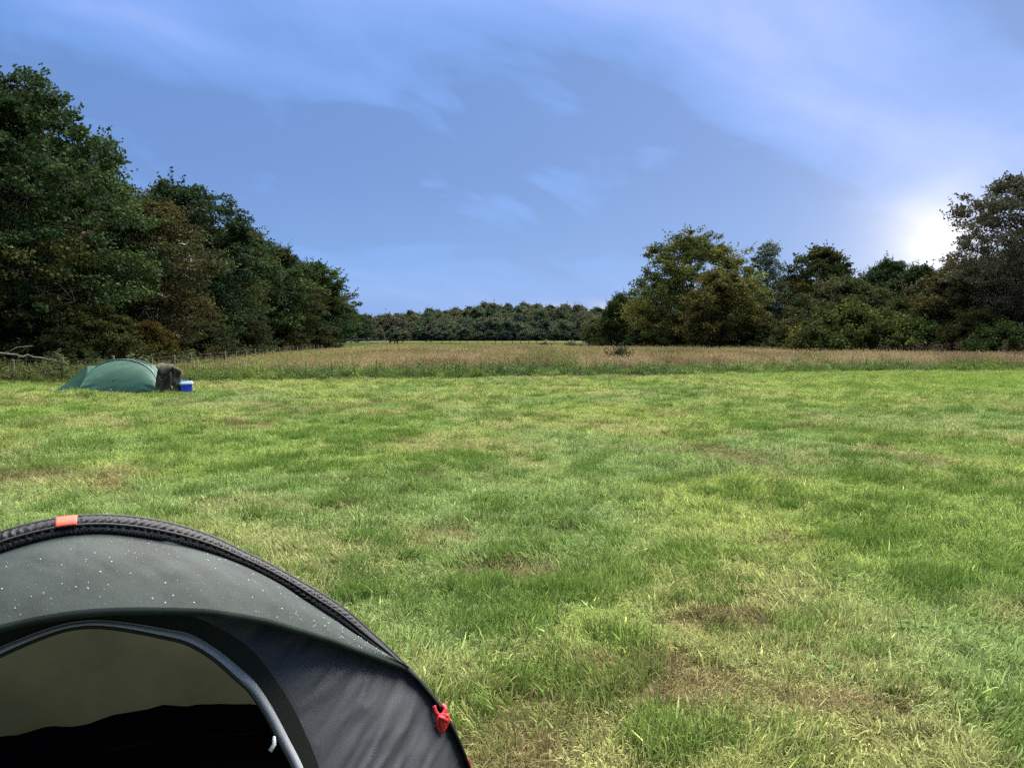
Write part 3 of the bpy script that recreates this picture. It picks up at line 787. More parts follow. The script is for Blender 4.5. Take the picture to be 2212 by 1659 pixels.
right('willow_tree', T_willow, 'dark brown olive tree with hanging branches left of the tall edge tree', 2075, 66, 550, 8.6, 4.9, 1.15, (.72, .66, .68))
right('edge_tree', T_airy, 'tall airy grey brown tree at the right edge of the picture', 2205, 60, 340, 13.8, .9, .94)
right('oak_tree', T_oakB, 'very dark trunk side tree cut off by the right edge, behind the airy tree', 2285, 64, 420, 14.0, 2.8, 1.0, (.8, .8, .8))
for px, D, top, rz, me, h0 in ((1440, 112, 590, .3, T_oakC, 13.), (1600, 108, 600, 1.1, T_oakB, 14.), (1700, 112, 590, 4.3, T_oakC, 13.), (1860, 108, 585, 2.7, T_oakB, 14.), (2040, 96, 590, 3.7, T_oakC, 13.), (2140, 84, 540, 5.7, T_oakB, 14.)):
    right('oak_tree', me, 'dark tree filling the gaps behind the right hand row', px, D, top, h0, rz, 1.2, (1, 1, 1), group='second row of the right hand trees')
SR = 'bushes at the foot of the right hand trees'
for px, D, top, rz, me, h0, sxy, tint, lab in ((1400, 98, 690, .4, T_haw, 4.4, 1.1, (.75, .85, .75), 'dark low bush under the left side of the ash'), (1480, 86, 705, 1.9, T_haw, 4.4, 1.2, (.7, .85, .8), 'dark low bush under the middle of the ash'),
        (1640, 78, 695, 2.8, T_haw, 4.4, 1.2, (.9, .95, .85), 'grey green bush right of the golden olive willow'), (1715, 72, 690, 5.1, T_haw, 4.4, 1.1, (.95, .9, .7), 'brownish bush left of the wide hawthorn'),
        (1850, 66, 662, 1.2, T_bram, 2.6, 1.0, (1.2, 1.15, .85), 'bright green arching bramble in front of the wide hawthorn'), (1915, 64, 688, 4.4, T_bram, 2.6, 1.0, (1.15, 1.2, .95), 'lower green bramble mound right of the arching bramble'),
        (1965, 70, 640, 3.3, T_haw, 4.4, 1.0, (.85, .95, .85), 'dark bush between the brambles and the hanging tree'), (2100, 58, 668, 2.6, T_haw, 4.4, .95, (.95, .8, .65), 'brown twiggy bush below the airy edge tree'),
        (2180, 54, 700, .8, T_bram, 2.6, 1.0, (.8, .9, .8), 'dark bramble mound at the right edge'), (1780, 66, 700, 5.6, T_bram, 2.6, 1.0, (.95, .95, .7), 'olive bramble mound left of the bright arching bramble'),
        (2010, 62, 705, 3.9, T_bram, 2.6, .8, (.75, .9, .75), 'low dark bramble below the bright gap in the sky')):
    right('bramble_bush' if me is T_bram else 'hawthorn_shrub', me, lab, px, D, top, h0, rz, sxy, tint, 'bush', SR)

# distant wooded hill
def far_tree(seed, h, r, pal):
    return make_tree(seed, h, r, .02, 20, 10, 30, 1.15, .75, pal, 'dome' if seed % 2 else 'oak', trunk_r=.25)
FP = [[((.048, .066, .034), 3), ((.062, .076, .034), 2)], [((.064, .072, .032), 2), ((.082, .078, .038), 1)], [((.036, .054, .034), 1)], [((.074, .070, .042), 1), ((.058, .066, .036), 1)]]  # leaf colours with the faint blue haze of distance mixed in
FT = [far_tree(200 + k, 11, 5.2, FP[k % 4]) for k in range(6)]
def build_wood():
    r3 = np.random.RandomState(31)
    n = 720
    x = (r3.rand(n) * 2 - 1) * 250; y = HILL0 + 14 + 215 * r3.rand(n)
    protos = []
    for t, c in FT:
        o = bpy.data.objects.new('far_crown', c); protos.append(o)
    s = .95 + .6 * r3.rand(n); 
    coll_tint = np.ones((n, 3))
    scatter('distant_wood', 'far wooded hill of massed green tree crowns closing the view', np.stack([x, y, ground_z(x, y) - .3], -1), np.stack([x * 0, x * 0, r3.rand(n) * 6.28], -1),
            np.stack([s, s, s * (.85 + .4 * r3.rand(n))], -1), r3.randint(0, 6, n), coll_tint, protos, 'wood')
    xs = np.arange(-150, 121, 10.5)
    for k, xx in enumerate(xs):
        q = .72 + .35 * r3.rand()
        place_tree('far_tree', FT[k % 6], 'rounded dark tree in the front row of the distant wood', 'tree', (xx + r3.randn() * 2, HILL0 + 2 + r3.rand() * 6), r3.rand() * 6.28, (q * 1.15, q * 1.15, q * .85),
                   tuple(np.array([.75, .85, .95]) * (.8 + .4 * r3.rand())), 'front row of the distant wood')  # bluish tint paints distance haze onto the crowns
build_wood()

# ------------------------------------------------------------------ fences
def build_fences():
    rng = random.Random(4)
    root = empty('post_and_wire_fence', (-14.5, 31.3, 0)); inv = np.array([14.5, -31.3, 0])
    tag(root, 'weathered post and wire fence along the left wood behind the green tent', 'fence')
    P = [(-22.0, 29.6), (-20.2, 29.8), (-18.08, 30.0), (-16.5, 30.4), (-14.9, 31.0)]
    y = 33.6
    while y < 100:
        P.append((fence_x(y) + rng.uniform(-.1, .1), y)); y += 3.3 + rng.uniform(-.4, .4)
    hs = []
    for k, (x, y) in enumerate(P):
        h = .92 + rng.uniform(-.05, .06); r = .055 if k % 3 else .068; g = gz(x, y)
        mb = MB(); lean = (rng.uniform(-.04, .04), rng.uniform(-.03, .03))
        pts = np.array([(x, y, g - .25), (x, y, g), (x + lean[0] * .6, y + lean[1] * .6, g + h * .6), (x + lean[0], y + lean[1], g + h - .02), (x + lean[0], y + lean[1], g + h)]) + inv
        mb.tube(pts, [r, r, r * .97, r * .96, r * .8], 9)
        mb.build('post', M['post'], root, False); hs.append((x + lean[0], y + lean[1], g, h))
    for z in (.86, .70, .52, .36, .2):
        mb = MB()
        pts = []
        for a, b in zip(hs[:-1], hs[1:]):
            for t in (0, .5): pts.append((lerp(a[0], b[0], t), lerp(a[1], b[1], t) - .07, lerp(a[2], b[2], t) + z - .012 * (t > 0)))
        pts.append((hs[-1][0], hs[-1][1] - .07, hs[-1][2] + z))
        mb.tube(np.array(pts) + inv, .0022, 4); mb.build('wire', M['wire'], root)
    # far paddock fence
    root = empty('paddock_fence', (0, 232, gz(0, 232))); tag(root, 'distant row of thin dark fence posts across the paddock', 'fence')
    xs_full = [1690, 1720, 1759, 1785, 1826, 1850, 1893, 1920, 1958, 1989, 2021, 2050, 2085, 2120]
    tops = []
    for q in xs_full:
        D = 232; x = X_at(q * .5652, D); g = gz(x, D) - gz(0, 232)
        mb = MB(); mb.tube([(x, 0, g - .2), (x + .02, 0, g + .6), (x + .03, 0, g + 1.12)], [.085, .085, .08], 7); mb.build('post', M['post_dark'], root); tops.append((x, g))
    for z in (1.0, .6):
        mb = MB(); mb.tube([(x, -.09, g + z) for x, g in tops], .006, 4); mb.build('wire', M['wire'], root)
build_fences()

def build_far_things():
    # board fence
    D = 258
    x0, x1 = X_at(1255 * .5652, D), X_at(1322 * .5652, D)
    g = gz((x0 + x1) / 2, D)
    root = empty('board_fence', ((x0 + x1) / 2, D, g)); tag(root, 'dark brown wooden board fence panel at the end of the left wood', 'fence')
    w = (x1 - x0); nb = 30
    for k in range(nb):
        mb = MB(); mb.box((-w / 2 + (k + .5) * w / nb, (.012 if k % 2 else -.012), .80 + random.Random(k).uniform(-.03, .03)), (w / nb * .95, .025, 1.6)); mb.build('board', M['board'], root)
    for z in (.35, 1.25):
        mb = MB(); mb.box((0, .06, z), (w, .05, .09)); mb.build('rail', M['board'], root)
    for k in range(4):
        mb = MB(); mb.box((-w / 2 + k * w / 3, .13, .80), (.1, .09, 1.75)); mb.build('post', M['board'], root)
    # metal gates
    for a, b, top, lab in ((1326, 1366, 1.52, 'silver field gate beside the board fence'), (1368, 1409, 1.52, 'silver field gate in the middle of the far gates'), (1411, 1446, 1.58, 'silver field gate with curved top end nearest the small gate'), (1460, 1486, 1.15, 'small silver hurdle beside the dark horses')):
        xa, xb = X_at(a * .5652, 262), X_at(b * .5652, 262); xm = (xa + xb) / 2; g = gz(xm, 262); hw = (xb - xa) / 2
        r = empty('field_gate', (xm, 262, g)); tag(r, lab, 'gate', 'metal gates at the far end of the meadow')
        mb = MB(); mb.tube([(-hw, 0, .02), (-hw, 0, top - .05), (-hw + .06, 0, top), (hw - .06, 0, top), (hw, 0, top - .05), (hw, 0, .02)], .04, 6); mb.build('frame', M['galv'], r)
        for k in range(4):
            mb = MB(); z = .25 + k * (top - .4) / 4; mb.tube([(-hw, 0, z), (hw, 0, z)], .022, 6); mb.build('bar', M['galv'], r)
        mb = MB(); mb.tube([(0, 0, .1), (0, 0, top)], .02, 6); mb.build('brace', M['galv'], r)
    # yellow sign and white posts
    x = X_at(2087 * .5652, 238); g = gz(x, 238); r = empty('warning_sign', (x, 238, g)); tag(r, 'small bright yellow sign in the far paddock', 'sign')
    mb = MB(); mb.tube([(0, .05, -.2), (0, .05, 1.3)], .04, 6); mb.build('post', M['post_dark'], r)
    mb = MB(); mb.box((0, 0, 1.2), (.62, .02, .5)); mb.build('board', M['yellow'], r)
    for q, D, h, lab in ((2177, 270, 1.3, 'leftmost short white post by the far shrubs'), (2190, 262, 1.35, 'tallest white post right of the yellow sign'), (2205, 268, 1.15, 'thin white post between two taller white posts'), (2218, 226, .75, 'low white post in front of the green far shrub'), (2265, 200, .95, 'white marker post at the left foot of the willow bush')):
        x = X_at(q * .5652, D); g = gz(x, D); r = empty('marker_post', (x, D, g)); tag(r, lab, 'post', 'white marker posts in the far paddock')
        mb = MB(); mb.tube([(0, 0, -.2), (0, 0, h)], .05, 7); mb.build('post', M['white'], r)
        mb = MB(); mb.tube([(0, 0, h - .22), (0, 0, h), (0, 0, h + .03)], [.085, .085, .05], 8); mb.build('cap', M['white'], r)
    x = X_at(2665 * .5652, 82); g = gz(x, 82); r = empty('notice', (x, 82, g)); tag(r, 'small pale notice on a thin post below the golden olive willow', 'sign')
    mb = MB(); mb.tube([(0, .03, -.2), (0, .03, 1.2)], .03, 6); mb.build('post', M['post'], r)
    mb = MB(); mb.box((0, 0, 1.13), (.22, .015, .30)); mb.build('board', M['white'], r)
    # a thin fence stake in front of the hawthorn
    for q, D, lab in ((3184, 63, 'thin grey stake in front of the wide hawthorn'), (3055, 66, 'thin grey stake left of the wide hawthorn')):
        x = X_at(q * .5652, D); g = gz(x, D); mb = MB(); mb.tube([(0, 0, -.2), (.01, 0, .7), (.03, 0, 1.35)], [.05, .05, .045], 7); o = mb.build('fence_stake', M['post']); o.location = (x, D, g); tag(o, lab, 'stake', 'stakes below the right hand trees')
    mb = MB(); mb.tube([(0, 0, 0), (0, 0, .06), (0, 0, .3), (0, 0, .33)], [.17, .18, .20, .20], 12); o = mb.build('feed_bucket', M['white'], None, True); x = X_at(1453 * .5652, 236); o.location = (x, 236, gz(x, 236)); tag(o, 'white bucket on the grass in front of the small hurdle', 'bucket')
build_far_things()

def make_horse():
    V = [(0, 0, 1.12), (-.45, 0, 1.18), (-.80, 0, 1.20), (.42, 0, 1.15), (.72, 0, 1.20),            # barrel, rump, withers
         (1.00, 0, 1.02), (1.25, 0, .72), (1.42, 0, .42), (1.58, 0, .14),                             # neck lowered, head grazing
         (.60, .17, .85), (.62, .17, .48), (.60, .17, .10), (.66, .17, .03),
         (.58, -.17, .85), (.50, -.17, .48), (.42, -.17, .12), (.46, -.17, .03),
         (-.78, .17, .85), (-.90, .17, .52), (-.84, .17, .12), (-.78, .17, .03),
         (-.76, -.17, .85), (-.80, -.17, .52), (-.72, -.17, .12), (-.66, -.17, .03),
         (-1.02, 0, 1.12), (-1.10, 0, .75), (-1.10, 0, .45)]
    E = [(0, 1), (1, 2), (0, 3), (3, 4), (4, 5), (5, 6), (6, 7), (7, 8), (4, 9), (9, 10), (10, 11), (11, 12), (4, 13), (13, 14), (14, 15), (15, 16), (2, 17), (17, 18), (18, 19), (19, 20), (2, 21), (21, 22), (22, 23), (23, 24), (2, 25), (25, 26), (26, 27)]
    Rr = [.36, .35, .31, .34, .30, .20, .14, .13, .075] + [.13, .065, .045, .06] * 2 + [.16, .075, .045, .06] * 2 + [.06, .06, .035]
    me = bpy.data.meshes.new('horse'); me.from_pydata(V, E, []); me.update()
    o = bpy.data.objects.new('horse', me); COL.objects.link(o)
    md = o.modifiers.new('skin', 'SKIN'); o.modifiers.new('sub', 'SUBSURF').levels = 1; o.modifiers['sub'].render_levels = 1
    for k, v in enumerate(me.skin_vertices[0].data):
        v.radius = (Rr[k], Rr[k]); v.use_root = (k == 0)
    me.materials.append(M['hide'])
    return o
h0 = make_horse()
for k, (q, D, rz, s, lab) in enumerate(((1503, 238, .5, 1.02, 'dark horse grazing, left one of the pair by the gates'), (1528, 244, 3.0, 1.08, 'dark horse grazing, right one of the pair by the gates'), (1637, 300, .2, .95, 'lone black horse grazing far out in the paddock'))):
    o = h0 if k == 0 else h0.copy()
    if k: COL.objects.link(o)
    x = X_at(q * .5652, D); o.location = (x, D, gz(x, D)); o.rotation_euler = (0, 0, rz); o.scale = (s,) * 3
    tag(o, lab, 'horse', 'horses grazing in the far paddock')

def catmull(P, n):
    P = np.asarray(P, float); Q = np.vstack([2 * P[0] - P[1], P, 2 * P[-1] - P[-2]])
    seg = np.linalg.norm(np.diff(P, axis=0), axis=1); s = np.r_[0, np.cumsum(seg)]; u = np.linspace(0, s[-1], n)
    out = []
    for x in u:
        i = min(np.searchsorted(s, x, 'right') - 1, len(P) - 2); t = (x - s[i]) / max(1e-9, seg[i])
        p0, p1, p2, p3 = Q[i], Q[i + 1], Q[i + 2], Q[i + 3]
        out.append(.5 * ((2 * p1) + (-p0 + p2) * t + (2 * p0 - 5 * p1 + 4 * p2 - p3) * t * t + (-p0 + 3 * p1 - 3 * p2 + p3) * t ** 3))
    return np.array(out)
def build_plants():
    # broom like weed bush in the brown meadow and other dark weeds one can pick out
    for px, D, h, w, n, col, lab in ((1338, 44.5, 1.42, 1.75, 560, (.034, .040, .016), 'dark upright weed bush standing in the brown meadow'), (1178, 150, 1.1, 2.6, 260, (.060, .042, .034), 'dark purple brown dock stand below the yellow sign'),
                               (1236, 160, 1.2, 3.6, 300, (.050, .085, .026), 'green nettle stand among the white posts'), (1055, 95, .55, 2.6, 220, (.050, .036, .022), 'flat dark brown dock patch in the middle of the meadow')):
        rng = np.random.RandomState(int(px)); x = X_at(px, D)
        r = empty('weed_bush', (x, D, gz(x, D))); tag(r, lab, 'weed')
        mb = MB(); pts = []; tn = []
        for k in range(n // 7):
            a = rng.rand() * 6.28; q = rng.rand() ** .6; b = np.array([math.cos(a) * q * w * .25, math.sin(a) * q * w * .25, -.03]); t = b * np.array([2.1, 2.1, 0]) + np.array([0, 0, h * (.55 + .5 * rng.rand()) * (1.1 - .4 * q)]) + rng.randn(3) * .04
            mb.tube([b, lerp(b, t, .5) + rng.randn(3) * .03, t], [.012, .009, .004], 4, False)
            m_ = int(26 * (w / 1.5)); f = rng.rand(m_) ** .7
            pts.append(b + (t - b) * f[:, None] + rng.randn(m_, 3) * .05 * (w / 1.5)); tn.append(np.array(col) * (.6 + .9 * rng.rand(m_))[:, None])
        mb.build('stems', M['bark'], r)
        C = np.concatenate(pts); T = np.concatenate(tn); k = C[:, 2] > .03
        link('leaves', leaf_mesh('leaves', C[k], .085 if D < 70 else .15, rng, T[k], 0, 'plant'), r)
    # fallen pale branch by the left fence
    mb = MB(); D = 31.6
    pl = [(-40, 1340), (0, 1350), (42, 1358), (92, 1372), (120, 1379), (180, 1400), (235, 1440)]
    pp = np.array([(X_at(a * .5652, D), D + .4 * k, max(.03, Z_at(b * .5652, D + .4 * k))) for k, (a, b) in enumerate(pl)])
    pp[0] += np.array([-1.2, 0, .15]); pp[-1][2] = .02
    pp = catmull(pp, 26); pp[1:-1] += np.random.RandomState(2).randn(24, 3) * .035; mb.tube(pp, np.linspace(.050, .018, len(pp)), 7); pp = pp[[0, 4, 8, 12, 16, 20, 25]]
    mb.tube([pp[3], pp[3] + np.array([-.15, .1, -.3]), pp[3] + np.array([-.35, .3, -.85])], [.03, .025, .015], 5)
    mb.tube([pp[2], pp[2] + np.array([.3, .3, .25]), pp[2] + np.array([.8, .5, .3])], [.03, .02, .01], 5)
    mb.tube([pp[0], pp[0] + np.array([-1.2, .4, -.5]), pp[0] + np.array([-1.8, .6, -1.4])], [.05, .055, .06], 7)
    o = mb.build('fallen_branch', M['dead_wood'], None, True); tag(o, 'pale fallen branch lying across the fence at the left edge', 'branch')
build_plants()

# ------------------------------------------------------------------ green tent
def ruled(A, B, n, bulge=None):
    t = np.linspace(0, 1, n)[None, :, None]
    P = A[:, None] * (1 - t) + B[:, None] * t
    if bulge is not None: P = P + np.asarray(bulge) * (4 * t * (1 - t))
    return P
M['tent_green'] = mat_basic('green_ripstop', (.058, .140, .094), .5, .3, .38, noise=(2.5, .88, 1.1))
M['tent_green_shaded'] = mat_basic('green_ripstop_shaded', (.013, .042, .031), .8, .03, .08, noise=(2.5, .85, 1.1))  # same green fabric, with the shade of the left end put into its colour
M['sleeve_green'] = mat_basic('green_pole_sleeve', (.030, .085, .062), .5, .4)
M['tent_floor'] = mat_basic('black_groundsheet', (.006, .007, .007), .6, .3)
def build_green_tent():
    r = empty('dome_tent', (GT[0], GT[1], gz(GT[0], GT[1] + .4))); tag(r, 'green dome tent with two end peaks pitched by the left wood', 'tent')
    rng = np.random.RandomState(3)
    YM = .78
    mir = lambda P: np.stack([P[..., 0], 2 * YM - P[..., 1], P[..., 2]], -1)
    th = np.linspace(0, math.pi, 49)
    archA = np.stack([-.01 - 1.14 * np.cos(th) - .19 * np.sin(th) ** 1.5, .02 + .66 * np.sin(th) ** .9, .99 * np.sin(th) ** .82], -1)
    base = np.stack([archA[:, 0], np.full(49, .0) + .05 * np.cos(archA[:, 0] * 1.5), np.full(49, .012)], -1)
    apex = archA[24]
    PL = np.array([-1.29, YM, .80]); PR = np.array([.66, YM, .86])
    TL = np.array([-1.92, -.18, .02]); TR = np.array([1.45, .35, .02])
    FL = archA[0]; FR = archA[-1]
    def wrinkle(P, amp, fx, fz, ang):
        x = P[..., 0]; z = P[..., 2]; u = x * math.cos(ang) + z * math.sin(ang); v = -x * math.sin(ang) + z * math.cos(ang)
        P = P.copy(); P[..., 1] += (fbm(u * fx, v * fz, 3, 77) - .5) * amp
        return P
    front = ruled(base, archA, 26, (0, -.10, .02))
    edge = np.abs(front[..., 0]) ; low = 1 - sstep(front[..., 2], .05, .5)
    wr = np.sin((front[..., 2] * 34 + front[..., 0] * 9 * np.sign(front[..., 0]))) * .012 * sstep(edge, .55, .8) * low * sstep(front[..., 2], .03, .1)
    front[..., 1] += wr
    front = wrinkle(front, .03, 3, 9, .6)
    # ridge from peaks to apex with a sag
    def ridge(Pk):
        t = np.linspace(0, 1, 25)[:, None]; top = np.array([apex[0], YM, .995]); q = Pk * (1 - t) + top * t
        q[:, 2] -= .07 * np.sin(math.pi * t[:, 0]); return q
    left_half = archA[:25]; right_half = archA[24:][::-1]
    for nm, half, Pk in (('L', left_half, PL), ('R', right_half, PR)):
        rd = ridge(Pk)
        # quad patch between the half arch (foot -> apex) and the path foot -> peak -> apex
        foot = half[0]; edge_low = np.linspace(foot, Pk, 9)
        edge_low[:, 2] -= .03 * np.sin(np.linspace(0, math.pi, 9))
        path = catmull(np.vstack([edge_low[:-1], rd]), 49)
        path = np.vstack([np.linspace(foot, Pk, 17)[:-1], rd[np.linspace(0, 24, 33).astype(int)]])[:49]
        hh = catmull(half, 49)
        side = ruled(hh, path, 14, (0, 0, -.035))
        side = wrinkle(side, .02, 5, 12, 1.1)
        link('roof_panel', grid_mesh('roof_panel', side, M['tent_green']), r)
        link('roof_panel', grid_mesh('roof_panel', mir(side), M['tent_green']), r)
        T = TL if nm == 'L' else TR
        # vestibule: peak, foot, tip
        a = np.linspace(Pk, T, 20); a[:, 2] -= .06 * np.sin(np.linspace(0, math.pi, 20)); b = np.linspace(foot, np.array([lerp(foot[0], T[0], .97), T[1] * .9, .015]), 20)
        if nm == 'R': a = np.linspace(Pk, T, 20); a[:, 2] += .02 * np.sin(np.linspace(0, math.pi, 20))
        ves = ruled(b, a, 16, (0, -.02, 0)); ves = wrinkle(ves, .025, 4, 10, -.6)
        vm = M['tent_green_shaded'] if nm == 'L' else M['tent_green']  # left end gets the fabric copy with shade painted in
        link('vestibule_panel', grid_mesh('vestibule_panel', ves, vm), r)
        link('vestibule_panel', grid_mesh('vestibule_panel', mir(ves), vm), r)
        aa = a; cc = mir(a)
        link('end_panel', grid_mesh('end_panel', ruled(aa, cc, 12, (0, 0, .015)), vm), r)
    link('front_panel', grid_mesh('front_panel', front, M['tent_green']), r)
    link('rear_panel', grid_mesh('rear_panel', mir(front), M['tent_green']), r)
    for A in (archA, mir(archA)):
        mb = MB(); off = A + np.array([0, -.012 if A is archA else .012, .006]); mb.tube(off, .014, 6); mb.build('pole_sleeve', M['sleeve_green'], r, True)
    # vent flap, pull tab, groundsheet edge, pegs
    yv = -.085 + .33 * .5 - .03
    V = np.array([-.14, 0, 0]) + np.array([(-.12, 0, .46), (.11, 0, .46), (.06, -.03, .40), (-.01, -.035, .345), (-.07, -.03, .40)]) + np.array([.0, yv, 0])
    me = mesh_np('vent_flap', V, [np.array([(0, 4, 2, 1)]), np.array([(4, 3, 2)])], M['sleeve_green']); o = link('vent_flap', me, r); so = o.modifiers.new('s', 'SOLIDIFY'); so.thickness = .02
    mb = MB(); mb.box((-.17, -.115, .135), (.022, .012, .04)); mb.build('pull_tab', M['white'], r)
    fl = np.array([(-1.2, .03, .004), (1.02, .03, .004), (1.02, 2 * YM - .03, .004), (-1.2, 2 * YM - .03, .004)])
    mb = MB(); mb.add(np.vstack([fl, fl + np.array([0, 0, .05])]), [(0, 3, 2, 1), (4, 5, 6, 7), (0, 1, 5, 4), (1, 2, 6, 5), (2, 3, 7, 6), (3, 0, 4, 7)]); mb.build('groundsheet', M['tent_floor'], r)
    for p in (TL, mir(TL), TR, FR + np.array([.05, -.05, 0])):
        mb = MB(); mb.tube([p + np.array([0, 0, -.1]), p + np.array([-.02, -.02, .03])], .006, 5); mb.build('peg', M['galv'], r)
build_green_tent()

# ------------------------------------------------------------------ chair, jacket, cool box
M['camo'] = None
def camo_mat():
    m = bpy.data.materials.new('camouflage_cloth'); m.use_nodes = True
    nt = m.node_tree; nt.nodes.clear(); N = nt.nodes.new; L = nt.links.new
    out = N('ShaderNodeOutputMaterial'); b = N('ShaderNodeBsdfPrincipled'); b.inputs['Roughness'].default_value = .85; b.inputs['Specular IOR Level'].default_value = .2
    tc = N('ShaderNodeTexCoord'); n = N('ShaderNodeTexNoise'); L(tc.outputs['Object'], n.inputs['Vector']); n.inputs['Scale'].default_value = 7; n.inputs['Detail'].default_value = 3; n.inputs['Distortion'].default_value = .6
    r = N('ShaderNodeValToRGB'); L(n.outputs[0], r.inputs[0]); r.color_ramp.interpolation = 'CONSTANT'
    r.color_ramp.elements[0].position = 0; r.color_ramp.elements[0].color = (.024, .021, .014, 1)
    r.color_ramp.elements[1].position = .60; r.color_ramp.elements[1].color = (.085, .085, .050, 1)
    for p, c in ((.42, (.050, .040, .024, 1)), (.50, (.040, .044, .024, 1))):
        e = r.color_ramp.elements.new(p); e.color = c
    L(r.outputs[0], b.inputs['Base Color']); L(b.outputs[0], out.inputs[0]); return m
M['camo'] = camo_mat()
M['lid_blue'] = mat_basic('light_blue_plastic', (.055, .17, .56), .35, .5, noise=(6, .9, 1.1))
M['box_blue'] = mat_basic('deep_blue_plastic', (.006, .045, .42), .35, .5)
M['teal'] = mat_basic('turquoise_plastic', (.02, .26, .36), .35, .5)
M['rim_white'] = mat_basic('white_rim', (.60, .66, .68), .4, .5)
M['chair_frame'] = mat_basic('chair_tube', (.03, .03, .03), .5, .5, metal=.5)
M['chair_cloth'] = mat_basic('dark_canvas', (.020, .020, .018), .85, .2)
def build_chair():
    D = 24.35; x = X_at(652 * .5652, D); g = gz(x, D)
    r = empty('camp_chair', (x, D, g)); tag(r, 'low folding camp chair hidden under the camouflage jacket', 'chair')
    for sx in (-1, 1):
        for sy in (-1, 1):
            mb = MB(); mb.tube([(sx * .27, sy * .22, 0), (sx * .20, sy * .14, .40)], .011, 6); mb.build('leg', M['chair_frame'], r)
    mb = MB(); mb.box((0, 0, .40), (.46, .40, .02)); mb.build('seat', M['chair_cloth'], r)
    mb = MB(); mb.box((-.14, .20, .60), (.30, .02, .42)); mb.build('backrest', M['chair_cloth'], r)
    # jacket: draped sheet whose outline follows the photo, with folds
    j = empty('camouflage_jacket', (x, D, g)); tag(j, 'dark brown camouflage jacket draped over a chair beside the green tent', 'jacket')
    ang = np.linspace(0, 2 * math.pi, 97)[:-1]; zs = np.linspace(0, 1, 44)
    P = np.zeros((96, 44, 3))
    for k, t in enumerate(zs):
        z = .015 + .80 * t
        # left and right edges of the outline
        xl = np.interp(t, [0, .5, .85, 1], [-.40, -.37, -.33, -.29]); xr = np.interp(t, [0, .45, .75, .92, 1], [.31, .34, .34, .28, .10])
        cx, hx = (xl + xr) / 2, (xr - xl) / 2; hy = np.interp(t, [0, .5, .9, 1], [.30, .27, .22, .12])
        e = .62
        cxs = np.sign(np.cos(ang)) * np.abs(np.cos(ang)) ** e; sn = np.sign(np.sin(ang)) * np.abs(np.sin(ang)) ** e
        P[:, k, 0] = cx + hx * cxs; P[:, k, 1] = hy * sn; P[:, k, 2] = z
        # sloping top: higher left (hood), lower right (sleeve)
        P[:, k, 2] *= 1 + t * .10 * (-cxs)
        fold = np.sin(ang * 9 + 1.5 * np.sin(t * 5)) * .022 * (1 - .5 * t) + (fbm(np.cos(ang) * 2.2 + t * 1.5, np.sin(ang) * 2.2 + t * 4, 4, 91) - .5) * .10
        P[:, k, 0] += np.cos(ang) * fold; P[:, k, 1] += np.sin(ang) * fold
        P[:, k, 2] += (fbm(np.cos(ang) * 3, np.sin(ang) * 3 + t * 3, 3, 92) - .5) * .05 * t
    body = grid_mesh('body', P, M['camo'], True, closed_u=True); link('body', body, j)
    # top cover, closed cap
    c = P[:, -1].mean(0) + np.array([-.02, 0, .045]); t = np.linspace(0, 1, 8)[None, :, None]
    cap = P[:, -1][:, None] * (1 - t) + c * t; cap[..., 2] += .025 * np.sin(t[..., 0] * 3.1) + (fbm(cap[..., 0] * 9, cap[..., 1] * 9, 3, 93) - .5) * .05 * t[..., 0]
    link('shoulders', grid_mesh('shoulders', cap, M['camo'], True, closed_u=True), j)
    # hood flap hanging over the front
    u = np.linspace(-.30, .16, 26); v = np.linspace(0, 1, 14); U, Vv = np.meshgrid(u, v, indexing='ij')
    F = np.stack([U, -.10 - .22 * np.sin(Vv * 1.6) - .02 * np.sin(U * 30), .90 - .05 * (U + .3) - .28 * Vv ** 1.6 * (1 - .6 * np.abs((U + .07) / .23) ** 2) + (fbm(U * 12, Vv * 4, 3, 94) - .5) * .03], -1)
    link('hood', grid_mesh('hood', F, M['camo']), j)
    # sleeve slung to the right, strap folds
    mb = MB(); s = catmull([(.02, -.10, .82), (.16, -.20, .76), (.29, -.17, .70), (.33, -.12, .58), (.31, -.16, .40), (.335, -.15, .24)], 22); mb.tube(s, np.interp(np.linspace(0, 1, 22), [0, .4, 1], [.05, .065, .045]), 9); mb.build('sleeve', M['camo'], j, True)
    mb = MB(); s = catmull([(-.24, -.28, .62), (-.20, -.33, .50), (-.10, -.36, .42), (.02, -.33, .52), (.10, -.31, .60)], 22); mb.tube(s, .014, 6); mb.build('strap', M['camo'], j, True)
    mb = MB(); s = catmull([(.11, -.30, .66), (.13, -.34, .48), (.12, -.35, .28), (.15, -.34, .10)], 18); mb.tube(s, .025, 6); mb.build('strap', M['camo'], j, True)
    mb = MB(); mb.box((.165, -.345, .225), (.03, .02, .035)); mb.box((.14, -.347, .19), (.03, .02, .03)); mb.build('buckle', M['white'], j)
build_chair()
